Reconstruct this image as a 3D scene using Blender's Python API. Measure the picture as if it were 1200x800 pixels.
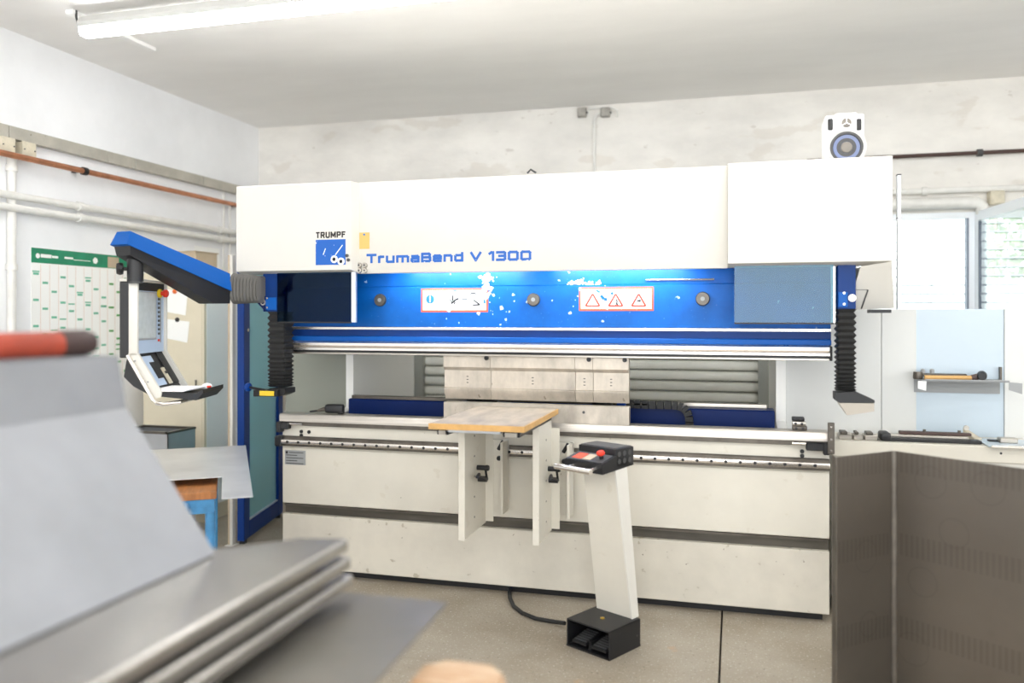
import bpy, bmesh, math, random
from mathutils import Vector, Matrix
random.seed(7)
for o in list(bpy.data.objects): bpy.data.objects.remove(o)
SC = bpy.context.scene
COL = SC.collection
# ------------------------------------------------------------------ camera
F, YAW, HZ, ZC = 960.0, math.radians(15.2), 370.0, 1.62
cam_d = bpy.data.cameras.new('camera'); cam = bpy.data.objects.new('camera', cam_d); COL.objects.link(cam)
cam.location = (0, 0, ZC); cam.rotation_euler = (math.pi/2, 0, YAW)
cam_d.sensor_width = 36; cam_d.lens = 36*F/1200; cam_d.shift_y = -(400-HZ)/1200
cam_d.clip_start = .05; cam_d.clip_end = 200
cam_d.dof.use_dof = True; cam_d.dof.focus_distance = 4.75; cam_d.dof.aperture_fstop = .92
SC.camera = cam
# ------------------------------------------------------------------ world
wd = bpy.data.worlds.new('sky'); SC.world = wd; wd.use_nodes = True
bg = wd.node_tree.nodes['Background']
bg.inputs[0].default_value = (.93, .965, 1, 1); bg.inputs[1].default_value = 3.6
vs = SC.view_settings
vs.view_transform = 'Standard'; vs.look = 'None'; vs.gamma = 1; vs.use_curve_mapping = False; vs.exposure = 0.47
SC.cycles.max_bounces = 20; SC.cycles.diffuse_bounces = 10; SC.cycles.transparent_max_bounces = 16
# portals in the gate and side windows: unseen openings added for sky light
def portal(name, loc, rot, sx, sy):
    l = bpy.data.lights.new(name, 'AREA'); l.shape = 'RECTANGLE'; l.size = sx; l.size_y = sy; l.cycles.is_portal = True
    o = bpy.data.objects.new(name, l); COL.objects.link(o); o.location = loc; o.rotation_euler = rot
portal('added_gate_portal', (0, -4.55, 1.65), (math.radians(90), 0, 0), 7.2, 3.3)
portal('added_window_portal', (5.3, -.45, 2.0), (0, math.radians(90), 0), 2.5, 6.9)
portal('back_window_portal', (2.2, 7.72, 1.82), (math.radians(-90), 0, 0), 2.4, 1.3)

# ------------------------------------------------------------------ pixel -> point on a known plane
def _d(x, y):
    u = (x-600)/F; v = (HZ-y)/F
    return Vector((-math.sin(YAW)+math.cos(YAW)*u, math.cos(YAW)+math.sin(YAW)*u, v))
O = Vector((0, 0, ZC))
def PY(x, y, Y): d = _d(x, y); return O + d*(Y/d.y)
def PX(x, y, X): d = _d(x, y); return O + d*(X/d.x)
def PZ(x, y, Z): d = _d(x, y); return O + d*((Z-ZC)/d.z)

# ------------------------------------------------------------------ materials
def lin(c):
    r = []
    for v in c[:3]:
        v /= 255.0
        r.append(v/12.92 if v <= .04045 else ((v+.055)/1.055)**2.4)
    return tuple(r)+(1,)
MATS = {}
def mat(name, rgb, rough=.5, metal=0, var=0, vscale=4, bump=0, bscale=60, spec=.5, specks=None, stretch=None, rgb2=None, coat=0):
    """principled paint/metal with optional tone variation (rgb2), specks of another colour and fine relief"""
    m = bpy.data.materials.new(name); m.use_nodes = True; MATS[name] = m
    nt = m.node_tree; N = nt.nodes; L = nt.links; b = N['Principled BSDF']
    b.inputs['Roughness'].default_value = rough; b.inputs['Metallic'].default_value = metal
    b.inputs['Specular IOR Level'].default_value = spec; b.inputs['Coat Weight'].default_value = coat
    b.inputs['Base Color'].default_value = lin(rgb)
    if not (var or specks or bump): return m
    tc = N.new('ShaderNodeTexCoord'); mp = N.new('ShaderNodeMapping'); L.new(tc.outputs['Object'], mp.inputs[0])
    if stretch: mp.inputs['Scale'].default_value = stretch
    col = None
    if var:
        n = N.new('ShaderNodeTexNoise'); n.inputs['Scale'].default_value = vscale; n.inputs['Detail'].default_value = 6; n.inputs['Roughness'].default_value = .6
        L.new(mp.outputs[0], n.inputs['Vector'])
        mr = N.new('ShaderNodeMapRange'); mr.inputs[1].default_value = .35; mr.inputs[2].default_value = .7; L.new(n.outputs['Fac'], mr.inputs[0])
        mx = N.new('ShaderNodeMix'); mx.data_type = 'RGBA'; L.new(mr.outputs[0], mx.inputs[0])
        mx.inputs[6].default_value = lin(rgb); mx.inputs[7].default_value = lin(rgb2 or tuple(c*(1-var) for c in rgb))
        col = mx.outputs[2]
    for sp in (specks or []):
        srgb, sscale, thr, sth = sp[:4]
        n = N.new('ShaderNodeTexNoise'); n.inputs['Scale'].default_value = sscale; n.inputs['Detail'].default_value = 3 if len(sp) < 5 else sp[4]
        L.new(mp.outputs[0], n.inputs['Vector'])
        mr = N.new('ShaderNodeMapRange'); mr.inputs[1].default_value = thr; mr.inputs[2].default_value = thr+.03; mr.inputs[4].default_value = sth
        L.new(n.outputs['Fac'], mr.inputs[0])
        mx = N.new('ShaderNodeMix'); mx.data_type = 'RGBA'; L.new(mr.outputs[0], mx.inputs[0])
        if col: L.new(col, mx.inputs[6])
        else: mx.inputs[6].default_value = lin(rgb)
        mx.inputs[7].default_value = lin(srgb); col = mx.outputs[2]
    if col: L.new(col, b.inputs['Base Color'])
    if bump:
        n = N.new('ShaderNodeTexNoise'); n.inputs['Scale'].default_value = bscale; n.inputs['Detail'].default_value = 5
        L.new(mp.outputs[0], n.inputs['Vector'])
        bp = N.new('ShaderNodeBump'); bp.inputs['Strength'].default_value = bump; bp.inputs['Distance'].default_value = .02
        L.new(n.outputs['Fac'], bp.inputs['Height']); L.new(bp.outputs[0], b.inputs['Normal'])
    return m
def emit(name, rgb, s):
    m = bpy.data.materials.new(name); m.use_nodes = True; MATS[name] = m
    b = m.node_tree.nodes['Principled BSDF']; b.inputs['Base Color'].default_value = lin(rgb)
    b.inputs['Emission Color'].default_value = lin(rgb); b.inputs['Emission Strength'].default_value = s
    return m
def glass(name, tint, gloss=.15, rough=.02, refl=(1, 1, 1, 1), diff=None, ior=1.5):
    m = bpy.data.materials.new(name); m.use_nodes = True; MATS[name] = m
    nt = m.node_tree; N = nt.nodes; L = nt.links; N.remove(N['Principled BSDF'])
    t = N.new('ShaderNodeBsdfTransparent'); t.inputs[0].default_value = lin(tint)
    g = N.new('ShaderNodeBsdfGlossy'); g.inputs['Roughness'].default_value = rough; g.inputs[0].default_value = refl
    fr = N.new('ShaderNodeLayerWeight'); fr.inputs[0].default_value = .5
    pw = N.new('ShaderNodeMath'); pw.operation = 'POWER'; pw.inputs[1].default_value = 5; L.new(fr.outputs['Facing'], pw.inputs[0])
    ad = N.new('ShaderNodeMath'); ad.operation = 'MULTIPLY_ADD'; ad.inputs[1].default_value = .9; ad.inputs[2].default_value = gloss+((ior-1)/(ior+1))**2; L.new(pw.outputs[0], ad.inputs[0])
    x = N.new('ShaderNodeMixShader'); L.new(ad.outputs[0], x.inputs[0]); L.new(t.outputs[0], x.inputs[1]); L.new(g.outputs[0], x.inputs[2])
    out = x.outputs[0]
    if diff:   # diffuse colour added so the glass looks lit, in place of bright reflections
        df = N.new('ShaderNodeBsdfDiffuse'); df.inputs[0].default_value = lin(diff[1])
        y = N.new('ShaderNodeMixShader'); y.inputs[0].default_value = diff[0]; L.new(out, y.inputs[1]); L.new(df.outputs[0], y.inputs[2]); out = y.outputs[0]
    L.new(out, N['Material Output'].inputs[0])
    return m
mat('cream', (216, 211, 198), .42, var=.05, vscale=2, specks=[((96, 84, 66), 34, .745, .7), ((196, 188, 170), 9, .66, .35)])
mat('cream_clean', (216, 213, 205), .4, var=.02, vscale=1.5)
mat('cream_dirty', (212, 206, 192), .5, var=.08, vscale=3, specks=[((92, 80, 62), 30, .70, .8), ((150, 138, 114), 12, .66, .6, 6)])
mat('panel_white', (212, 213, 210), .5, var=.03, vscale=1)
mat('head_grey', (176, 168, 156), .5, .2)
mat('slat_white', (206, 212, 222), .6)
mat('frame_white', (244, 243, 238), .45)
mat('lamp_grey', (196, 196, 192), .5)
mat('bay_shade_grey', (146, 149, 138), .5, var=.03, vscale=1)
mat('panel_blue', (190, 204, 214), .28, var=.03, vscale=1)
mat('blue', (0, 92, 174), .42, spec=.25, var=.18, vscale=5, specks=[((205, 224, 240), 26, .715, .85, 6), ((120, 180, 230), 90, .72, .6)])
mat('blue_clean', (0, 84, 166), .45, spec=.25)
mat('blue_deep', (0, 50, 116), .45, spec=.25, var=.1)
mat('blue_navy', (0, 26, 82), .45, spec=.25, var=.15, vscale=6)
mat('blue_gauge', (0, 30, 86), .45, spec=.2, specks=[((120, 140, 190), 40, .76, .7)])
mat('blue_door', (0, 54, 130), .4, spec=.25)
mat('blue_leg', (70, 140, 190), .4, var=.15, vscale=20)
mat('steel', (196, 190, 180), .34, 1, var=.12, vscale=3, stretch=(1, 8, 30))
mat('steel_bar', (205, 198, 188), .38, .85, var=.12, vscale=4, stretch=(.6, 6, 20))
mat('steel_bright', (226, 220, 212), .25, .9)
mat('steel_dark', (112, 106, 98), .42, .8, var=.2, vscale=10)
mat('aluminium', (214, 218, 224), .35, .7)
mat('tool_steel', (206, 196, 182), .42, .4, var=.22, vscale=7, stretch=(1, 1, .5), specks=[((90, 76, 60), 22, .70, .5)])
mat('slot', (92, 87, 78), .5, .4, var=.25, vscale=5, stretch=(.5, 1, 4))
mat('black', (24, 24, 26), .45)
mat('black_rubber', (30, 30, 30), .6)
mat('grey_rubber', (98, 96, 92), .45)
mat('black_metal', (34, 34, 36), .4, .3, specks=[((120, 118, 112), 30, .735, .7)])
mat('dark_grey', (70, 70, 70), .5)
mat('grey', (150, 152, 152), .45)
mat('white', (244, 244, 242), .5)
mat('paper', (246, 246, 243), .7)
mat('yellow', (212, 178, 104), .6)
mat('label_yellow', (222, 190, 40), .5)
mat('red', (214, 52, 30), .4)
mat('sign_red', (222, 84, 54), .5, specks=[((226, 222, 216), 160, .70, .9)])
mat('sign_ink_red', (214, 52, 26), .5)
mat('sign_white', (216, 213, 207), .5, specks=[((20, 110, 200), 60, .74, .9)])
mat('chip', (196, 210, 222), .6)
mat('ink', (28, 24, 24), .5)
mat('ink_faint', (176, 168, 160), .6)
mat('logo_blue', (0, 90, 180), .4, specks=[((240, 242, 244), 45, .70, .9)])
mat('sign_blue', (20, 106, 186), .4)
mat('wood', (206, 170, 122), .5, var=.22, vscale=5, stretch=(1, 12, 1), rgb2=(160, 134, 104), bump=.1, bscale=30)
mat('wood_top', (180, 164, 142), .55, var=.3, vscale=3, rgb2=(138, 127, 114), stretch=(3, 1, 1))
mat('wood_edge', (212, 166, 100), .5, var=.15, vscale=8)
mat('plywood', (172, 112, 62), .55, var=.2, vscale=6, stretch=(1, 8, 1))
mat('timber', (196, 172, 144), .6, var=.2, vscale=8, stretch=(1, 6, 1), rgb2=(172, 128, 88))
mat('beige', (222, 212, 188), .5, var=.03)
mat('cardboard', (196, 178, 152), .7, var=.08)
mat('copper', (206, 142, 108), .32, .75, var=.15, vscale=12)
mat('pipe_white', (232, 231, 226), .45, var=.06, vscale=9)
mat('pipe_brown', (72, 52, 46), .45)
mat('trunking', (188, 184, 172), .5, .1, var=.12, vscale=5, specks=[((120, 112, 98), 22, .70, .6)])
mat('beige_box', (214, 206, 184), .55, var=.1, vscale=20)
mat('grey_box', (176, 172, 164), .55, var=.15, vscale=20)
mat('plaster_back', (236, 233, 227), .75, var=.09, vscale=2.2, bump=.35, bscale=9, specks=[((190, 178, 160), 3.2, .60, .22, 8), ((150, 136, 118), 11, .69, .3, 7)], stretch=(.6, 1, 1.2))
mat('plaster_left', (242, 243, 245), .75, var=.04, vscale=1.6, bump=.12, bscale=7, specks=[((196, 192, 184), 9, .72, .6, 6)])
mat('plaster', (244, 244, 242), .8)
mat('ceiling', (247, 246, 244), .8, var=.04, vscale=.9, stretch=(.5, 1.4, 1))
mat('concrete', (160, 151, 136), .62, var=.2, vscale=1.4, bump=.12, bscale=120, rgb2=(134, 122, 104),
    specks=[((200, 194, 182), 85, .62, .6), ((84, 74, 62), 66, .66, .7), ((184, 146, 104), 2.3, .66, .55, 7)])
mat('joint', (52, 46, 40), .9, var=.4, vscale=40)
mat('sheet_grey', (186, 188, 190), .33, .75, var=.08, vscale=3)
mat('sheet_hood', (152, 154, 158), .48, .45, var=.07, vscale=4)
mat('sheet_tray', (186, 182, 176), .26, .9, var=.07, vscale=4)
mat('sheet_flat', (128, 124, 117), .38, .75, var=.07, vscale=4)
mat('sheet_table', (226, 227, 229), .36, .7, var=.08, vscale=3)
mat('red_rubber', (168, 66, 44), .45, var=.2, vscale=10)
mat('brown_rubber', (60, 44, 42), .5)
mat('shutter', (244, 244, 236), .45, var=.05)
mat('shutter_frame', (150, 152, 146), .5)
mat('window_frame', (242, 246, 250), .4)
mat('gasket', (112, 120, 138), .5)
mat('leaf', (112, 136, 86), .7, var=.3, vscale=3, rgb2=(150, 166, 118), spec=.2)
mat('ground_out', (190, 190, 184), .9)
mat('screen', (196, 204, 206), .25, var=.06, vscale=30)
mat('console_blue', (176, 194, 216), .4)
mat('green', (36, 142, 104), .5, var=.12, vscale=6)
mat('green_mark', (112, 186, 156), .5)
mat('green_dark', (88, 156, 84), .5)
mat('pink_line', (224, 196, 180), .6)
mat('orange', (226, 108, 40), .4)
mat('speaker_white', (240, 240, 238), .4)
mat('speaker_cone', (112, 124, 160), .4)
mat('speaker_cap', (126, 120, 112), .4)
mat('brass', (206, 168, 70), .3, .8)
emit('tube_light', (253, 253, 253), 17.0)
emit('work_light', (225, 240, 255), 48.0)
glass('guard_glass', (160, 206, 222), .03, refl=(.6, .7, .74, 1))
glass('guard_glass_dark', (84, 130, 165), .0, refl=(.25, .4, .55, 1))
glass('door_glass', (190, 236, 244), .03, diff=(.6, (176, 228, 238)))
glass('pane', (246, 250, 248), .0, ior=1.25)
def ring_metal():
    m = mat('sheet_bent', (124, 118, 110), .32, .85)  # reflection of a dark room put into the metal's base colour
    nt = m.node_tree; N = nt.nodes; L = nt.links; b = N['Principled BSDF']
    tc = N.new('ShaderNodeTexCoord')
    v = N.new('ShaderNodeTexVoronoi'); v.inputs['Scale'].default_value = 4.2; L.new(tc.outputs['Object'], v.inputs['Vector'])
    a = N.new('ShaderNodeMath'); a.operation = 'SUBTRACT'; a.inputs[1].default_value = .27; L.new(v.outputs['Distance'], a.inputs[0])
    c = N.new('ShaderNodeMath'); c.operation = 'ABSOLUTE'; L.new(a.outputs[0], c.inputs[0])
    r = N.new('ShaderNodeMapRange'); r.inputs[1].default_value = .0; r.inputs[2].default_value = .02; r.inputs[3].default_value = .14; r.inputs[4].default_value = 0; L.new(c.outputs[0], r.inputs[0])
    n = N.new('ShaderNodeTexNoise'); n.inputs['Scale'].default_value = 3; n.inputs['Detail'].default_value = 6; L.new(tc.outputs['Object'], n.inputs['Vector'])
    mx = N.new('ShaderNodeMix'); mx.data_type = 'RGBA'; L.new(n.outputs['Fac'], mx.inputs[0]); mx.inputs[6].default_value = lin((136, 130, 122)); mx.inputs[7].default_value = lin((112, 105, 97))
    m2 = N.new('ShaderNodeMix'); m2.data_type = 'RGBA'; L.new(r.outputs[0], m2.inputs[0]); L.new(mx.outputs[2], m2.inputs[6]); m2.inputs[7].default_value = lin((60, 55, 50))
    # rows of short darker marks
    sx = N.new('ShaderNodeSeparateXYZ'); L.new(tc.outputs['Object'], sx.inputs[0])
    w = N.new('ShaderNodeTexWave'); w.inputs['Scale'].default_value = 18; w.bands_direction = 'X'; L.new(tc.outputs['Object'], w.inputs['Vector'])
    wz = N.new('ShaderNodeMath'); wz.operation = 'PINGPONG'; wz.inputs[1].default_value = .17; L.new(sx.outputs[2], wz.inputs[0])
    th = N.new('ShaderNodeMath'); th.operation = 'LESS_THAN'; th.inputs[1].default_value = .045; L.new(wz.outputs[0], th.inputs[0])
    ml = N.new('ShaderNodeMath'); ml.operation = 'MULTIPLY'; L.new(th.outputs[0], ml.inputs[0]); L.new(w.outputs['Fac'], ml.inputs[1])
    m5 = N.new('ShaderNodeMath'); m5.operation = 'MULTIPLY'; m5.inputs[1].default_value = .22; L.new(ml.outputs[0], m5.inputs[0])
    m3 = N.new('ShaderNodeMix'); m3.data_type = 'RGBA'; L.new(m5.outputs[0], m3.inputs[0]); L.new(m2.outputs[2], m3.inputs[6]); m3.inputs[7].default_value = lin((72, 67, 60))
    L.new(m3.outputs[2], b.inputs['Base Color'])
ring_metal()
def translucent(name):
    nt = MATS[name].node_tree; N = nt.nodes; L = nt.links
    t = N.new('ShaderNodeBsdfTranslucent'); t.inputs[0].default_value = (.9, .92, .95, 1)
    x = N.new('ShaderNodeMixShader'); x.inputs[0].default_value = .1; L.new(N['Principled BSDF'].outputs[0], x.inputs[1]); L.new(t.outputs[0], x.inputs[2]); L.new(x.outputs[0], N['Material Output'].inputs[0])
translucent('slat_white')

# ------------------------------------------------------------------ mesh building
WM = {}
class MB:
    def __init__(s): s.bm = bmesh.new()
    def box(s, x0, x1, y0, y1, z0, z1, b=0, seg=1, M=None):
        r = bmesh.ops.create_cube(s.bm, size=1)['verts']
        for v in r:
            v.co = Vector((x0+(x1-x0)*(v.co.x+.5), y0+(y1-y0)*(v.co.y+.5), z0+(z1-z0)*(v.co.z+.5)))
        if b:
            es = list({e for v in r for e in v.link_edges})
            g = bmesh.ops.bevel(s.bm, geom=es, offset=b, offset_type='OFFSET', segments=seg, profile=.5, affect='EDGES')
            r = list({v for f in g['faces'] for v in f.verts} | {v for v in r if v.is_valid})
        if M is not None:
            for v in r: v.co = M @ v.co
        return s
    def prism(s, pts, ext):
        ext = Vector(ext); a = [s.bm.verts.new(Vector(p)) for p in pts]; b = [s.bm.verts.new(Vector(p)+ext) for p in pts]
        n = len(pts)
        s.bm.faces.new(a); s.bm.faces.new(b[::-1])
        for i in range(n): s.bm.faces.new([a[i], b[i], b[(i+1) % n], a[(i+1) % n]])
        return s
    def hexa(s, p):
        v = [s.bm.verts.new(Vector(q)) for q in p]
        for f in ((0, 1, 2, 3), (7, 6, 5, 4), (0, 4, 5, 1), (1, 5, 6, 2), (2, 6, 7, 3), (3, 7, 4, 0)): s.bm.faces.new([v[i] for i in f])
        return s
    def rings(s, rs, close=False, caps=True):
        vs = [[s.bm.verts.new(Vector(p)) for p in r] for r in rs]; n = len(rs[0])
        k = len(vs)
        for i in range(k if close else k-1):
            A, B = vs[i], vs[(i+1) % k]
            for j in range(n): s.bm.faces.new([A[j], A[(j+1) % n], B[(j+1) % n], B[j]])
        if caps and not close:
            s.bm.faces.new(vs[0][::-1]); s.bm.faces.new(vs[-1])
        return s
    def cyl(s, p0, p1, r, r2=None, seg=16):
        p0, p1 = Vector(p0), Vector(p1); d = (p1-p0).normalized()
        u = d.orthogonal().normalized(); w = d.cross(u); r2 = r if r2 is None else r2
        ring = lambda p, q: [p+(u*math.cos(t)+w*math.sin(t))*q for t in [2*math.pi*i/seg for i in range(seg)]]
        return s.rings([ring(p0, r), ring(p1, r2)])
    def tube(s, path, r, seg=8):
        path = [Vector(p) for p in path]; rs = []; u = None
        for i, p in enumerate(path):
            d = (path[min(i+1, len(path)-1)]-path[max(i-1, 0)]).normalized()
            u = d.orthogonal().normalized() if u is None else (u-d*u.dot(d)).normalized()
            w = d.cross(u)
            rs.append([p+(u*math.cos(t)+w*math.sin(t))*r for t in [2*math.pi*k/seg for k in range(seg)]])
        return s.rings(rs)
    def lathe(s, prof, org, axis, seg=24):
        org = Vector(org); a = Vector(axis).normalized(); u = a.orthogonal().normalized(); w = a.cross(u)
        rs = [[org+a*h+(u*math.cos(t)+w*math.sin(t))*max(r, 1e-4) for t in [2*math.pi*k/seg for k in range(seg)]] for r, h in prof]
        return s.rings(rs)
    def build(s, name, m, parent=None, world=True, label=None, cat=None, group=None, kind=None, smooth=35):
        bm = s.bm
        bmesh.ops.recalc_face_normals(bm, faces=bm.faces)
        me = bpy.data.meshes.new(name)
        if parent is not None and world: bm.transform(WM[parent.name].inverted())
        bm.to_mesh(me); bm.free()
        me.materials.append(MATS[m])
        me.polygons.foreach_set('use_smooth', [True]*len(me.polygons)); me.set_sharp_from_angle(angle=math.radians(smooth))
        o = bpy.data.objects.new(name, me); COL.objects.link(o); o.parent = parent
        WM[o.name] = WM[parent.name] if parent is not None else Matrix.Identity(4)
        tag(o, label, cat, group, kind)
        return o
def tag(o, label=None, cat=None, group=None, kind=None):
    for k, v in (('label', label), ('category', cat), ('group', group), ('kind', kind)):
        if v: o[k] = v
def thing(name, label, cat, loc=(0, 0, 0), rz=0, group=None):
    o = bpy.data.objects.new(name, None); COL.objects.link(o); o.location = loc; o.rotation_euler = (0, 0, rz); o.empty_display_size = .1
    WM[o.name] = Matrix.Translation(Vector(loc)) @ Matrix.Rotation(rz, 4, 'Z')
    tag(o, label, cat, group)
    return o
def box(name, m, parent, x0, x1, y0, y1, z0, z1, b=0, seg=1, **k):
    return MB().box(x0, x1, y0, y1, z0, z1, b, seg).build(name, m, parent, **k)
def struct(name, mb, m, parent=None, label=None):
    return mb.build(name, m, parent, kind='structure', label=label)
GLY = {
 'T': (1.0, [[(0, 1), (1, 1)], [(.5, 1), (.5, 0)]]),
 'r': (.5, [[(0, 0), (0, .72)], [(0, .55), (.16, .72), (.5, .72)]]),
 'u': (.8, [[(0, .72), (0, .1), (.12, 0), (.8, 0)], [(.8, .72), (.8, 0)]]),
 'm': (1.3, [[(0, 0), (0, .72), (1.18, .72), (1.3, .6), (1.3, 0)], [(.65, .72), (.65, 0)]]),
 'a': (.8, [[(.05, .72), (.68, .72), (.8, .6), (.8, 0), (.12, 0), (0, .1), (0, .3), (.12, .4), (.8, .4)]]),
 'B': (.95, [[(0, 0), (0, 1), (.8, 1), (.9, .9), (.9, .62), (.8, .52), (0, .52)], [(.8, .52), (.95, .4), (.95, .12), (.83, 0), (0, 0)]]),
 'e': (.8, [[(0, .36), (.8, .36), (.8, .6), (.68, .72), (.12, .72), (0, .6), (0, .12), (.12, 0), (.8, 0)]]),
 'n': (.8, [[(0, 0), (0, .72), (.68, .72), (.8, .6), (.8, 0)]]),
 'd': (.8, [[(.8, 1), (.8, 0), (.12, 0), (0, .12), (0, .6), (.12, .72), (.8, .72)]]),
 'V': (1.05, [[(0, 1), (.52, 0), (1.05, 1)]]),
 '1': (.4, [[(0, .84), (.2, 1), (.4, 1), (.4, 0)]]),
 '3': (.9, [[(0, 1), (.78, 1), (.9, .9), (.9, .62), (.8, .52), (.25, .52)], [(.8, .52), (.9, .42), (.9, .12), (.78, 0), (0, 0)]]),
 '0': (.95, [[(.12, 0), (.83, 0), (.95, .12), (.95, .88), (.83, 1), (.12, 1), (0, .88), (0, .12), (.12, 0)]]),
 'R': (.62, [[(0, 0), (0, 1), (.48, 1), (.6, .9), (.6, .58), (.48, .48), (0, .48)], [(.3, .48), (.62, 0)]]),
 'U': (.62, [[(0, 1), (0, .14), (.14, 0), (.48, 0), (.62, .14), (.62, 1)]]),
 'M': (.8, [[(0, 0), (0, 1), (.4, .25), (.8, 1), (.8, 0)]]),
 'P': (.6, [[(0, 0), (0, 1), (.48, 1), (.6, .9), (.6, .54), (.48, .44), (0, .44)]]),
 'F': (.52, [[(0, 0), (0, 1), (.52, 1)], [(0, .52), (.42, .52)]]),
 't': (.56, [[(0, 1), (.56, 1)], [(.28, 1), (.28, 0)]]),
}
def text(name, body, m, parent, p00, p11, wt=.2, gap=.3, space=.6):
    """block lettering on a face parallel to the back wall, fitted between lower-left p00 and upper-right p11"""
    x = 0; segs = []
    for ch in body:
        if ch == ' ': x += space; continue
        w, ls = GLY[ch]
        for l in ls:
            for a, b in zip(l[:-1], l[1:]): segs.append(((a[0]+x, a[1]), (b[0]+x, b[1])))
        x += w+gap
    tw = x-gap; h = p11[2]-p00[2]; k = h/(1+wt); kx = (p11[0]-p00[0])/(tw+wt)
    mb = MB(); Y = p00[1]
    for i, (a, b) in enumerate(segs):
        A = Vector((p00[0]+kx*(a[0]+wt/2), Y, p00[2]+k*(a[1]+wt/2))); B = Vector((p00[0]+kx*(b[0]+wt/2), Y, p00[2]+k*(b[1]+wt/2)))
        d = (B-A).normalized(); n = Vector((-d.z, 0, d.x))*wt*k/2; e = d*wt*k*.42
        mb.prism([A+n-e, B+n+e, B-n+e, A-n-e], (0, -.0006-(i % 40)*2.5e-5, 0))
    return mb.build(name, m, parent)

# ================================================================== the room
XL, YB, ZT, XR, YR = -4.758, 7.5, 3.562, 5.2, -4.5
# floor: concrete slabs with recessed joints
fl = struct('floor', MB().box(XL-.2, XR+.2, YR-.2, YB+.2, -.25, -.03), 'joint', label='grey beige concrete floor slabs with dark joints')
JX = [XL-.2, -2.95, -.066, 2.85, XR+.2]; JY = [YR-.2, -2.2, .9, 3.62, 6.4, YB+.2]
for i in range(4):
    for j in range(5):
        g = .0045
        MB().box(JX[i]+g, JX[i+1]-g, JY[j]+(.0012), JY[j+1]-(.0012), -.06, 0, .002).build('slab', 'concrete', fl)
struct('ceiling', MB().box(XL-.2, XR+.2, YR-.2, YB+.2, ZT, ZT+.2), 'ceiling', label='off white plastered ceiling')
struct('wall_left', MB().box(XL-.2, XL, YR-.2, YB+.2, 0, ZT), 'plaster_left', label='white plastered side wall carrying pipes')
# back wall with roller door opening and window opening
WX0, WX1, WZ0, WZ1 = .95, 3.4, 1.15, 2.475
DX0, DX1, DZ1 = -3.04, .31, 2.35
bw = MB()
bw.box(XL, DX0, YB, YB+.25, 0, ZT); bw.box(DX0, DX1, YB, YB+.25, DZ1, ZT); bw.box(DX1, WX0, YB, YB+.25, 0, ZT)
bw.box(WX0, WX1, YB, YB+.25, 0, WZ0); bw.box(WX0, WX1, YB, YB+.25, WZ1, ZT); bw.box(WX1, XR, YB, YB+.25, 0, ZT)
struct('wall_back', bw, 'plaster_back', label='stained rough plastered back wall')
# right wall windows and rear wall gate: unseen openings added and sized for light
rw = MB()
rw.box(XR, XR+.2, YR, YB, 0, .75); rw.box(XR, XR+.2, YR, YB, 3.25, ZT); rw.box(XR, XR+.2, YR, -3.9, .75, 3.25); rw.box(XR, XR+.2, 3.0, YB, .75, 3.25)
for y in (-1.6, .7): rw.box(XR, XR+.2, y-.06, y+.06, .75, 3.25)
struct('wall_right', rw, 'plaster', label='white side wall with large added window openings')
rr = MB()
rr.box(XL, -3.6, YR-.2, YR, 0, ZT); rr.box(3.6, XR, YR-.2, YR, 0, ZT); rr.box(-3.6, 3.6, YR-.2, YR, 3.3, ZT)
struct('wall_rear', rr, 'plaster', label='white rear wall around the added gate opening')
# roller door in the back wall
dr = MB().box(DX0, DX0+.11, YB-.03, YB+.12, 0, DZ1-.1).box(DX1-.11, DX1, YB-.03, YB+.12, 0, DZ1-.1).box(DX0, DX1, YB-.03, YB+.12, DZ1-.1, DZ1)
door = struct('door_1', dr, 'shutter_frame', label='grey roller shutter door in the back wall')
pitch = .0945
for k in range(int((DZ1-.1)/pitch)):
    z = k*pitch
    MB().prism([(DX0+.1, YB+.06, z), (DX0+.1, YB+.03, z+.012), (DX0+.1, YB+.022, z+.04), (DX0+.1, YB+.03, z+.072), (DX0+.1, YB+.062, z+.0845), (DX0+.1, YB+.075, z+.0845), (DX0+.1, YB+.075, z)],
               (DX1-DX0-.2, 0, 0)).build('slat', 'shutter', door)
MB().box(DX0+.1, DX1-.1, YB+.075, YB+.09, 0, DZ1-.1).build('backing_sheet', 'dark_grey', door)
# window: frame, slats of the blind, opened sash
wf = MB().box(WX0, WX1, YB-.01, YB+.08, WZ1-.05, WZ1).box(WX0, WX0+.06, YB-.01, YB+.08, WZ0+.06, WZ1-.05).box(WX1-.06, WX1, YB-.01, YB+.08, WZ0+.06, WZ1-.05).box(WX0, WX1, YB-.01, YB+.08, WZ0, WZ0+.06).box(1.855, 1.905, YB-.01, YB+.08, WZ0+.06, WZ1-.05)
win = struct('window_1', wf, 'window_frame', label='pale framed window with white slat blind and opened sash')
MB().box(1.845, 1.857, YB-.02, YB+.06, WZ0, WZ1-.05).build('gasket', 'gasket', win)
bl_mesh = None
z = WZ0+.07
while z < WZ1-.07:
    a = math.radians(8)
    if bl_mesh is None:
        ob = MB().box(WX0+.05, WX1-.05, -.032, .032, -.004, .004, .002, M=Matrix.Rotation(a, 4, 'X')).build('blind_slat', 'slat_white', win)
        bl_mesh = ob.data
    else:
        ob = bpy.data.objects.new('blind_slat', bl_mesh); COL.objects.link(ob); ob.parent = win
    ob.location = (0, YB+.17, z); z += .0735
for x in (1.35, 1.62, 2.2, 2.9): MB().cyl((x, YB+.17, WZ0), (x, YB+.17, WZ1), .0025, seg=6).build('blind_cord', 'white', win)
MB().box(WX0+.05, 1.86, YB+.03, YB+.034, WZ0+.05, WZ1-.04).build('glass_pane', 'pane', win)
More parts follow.
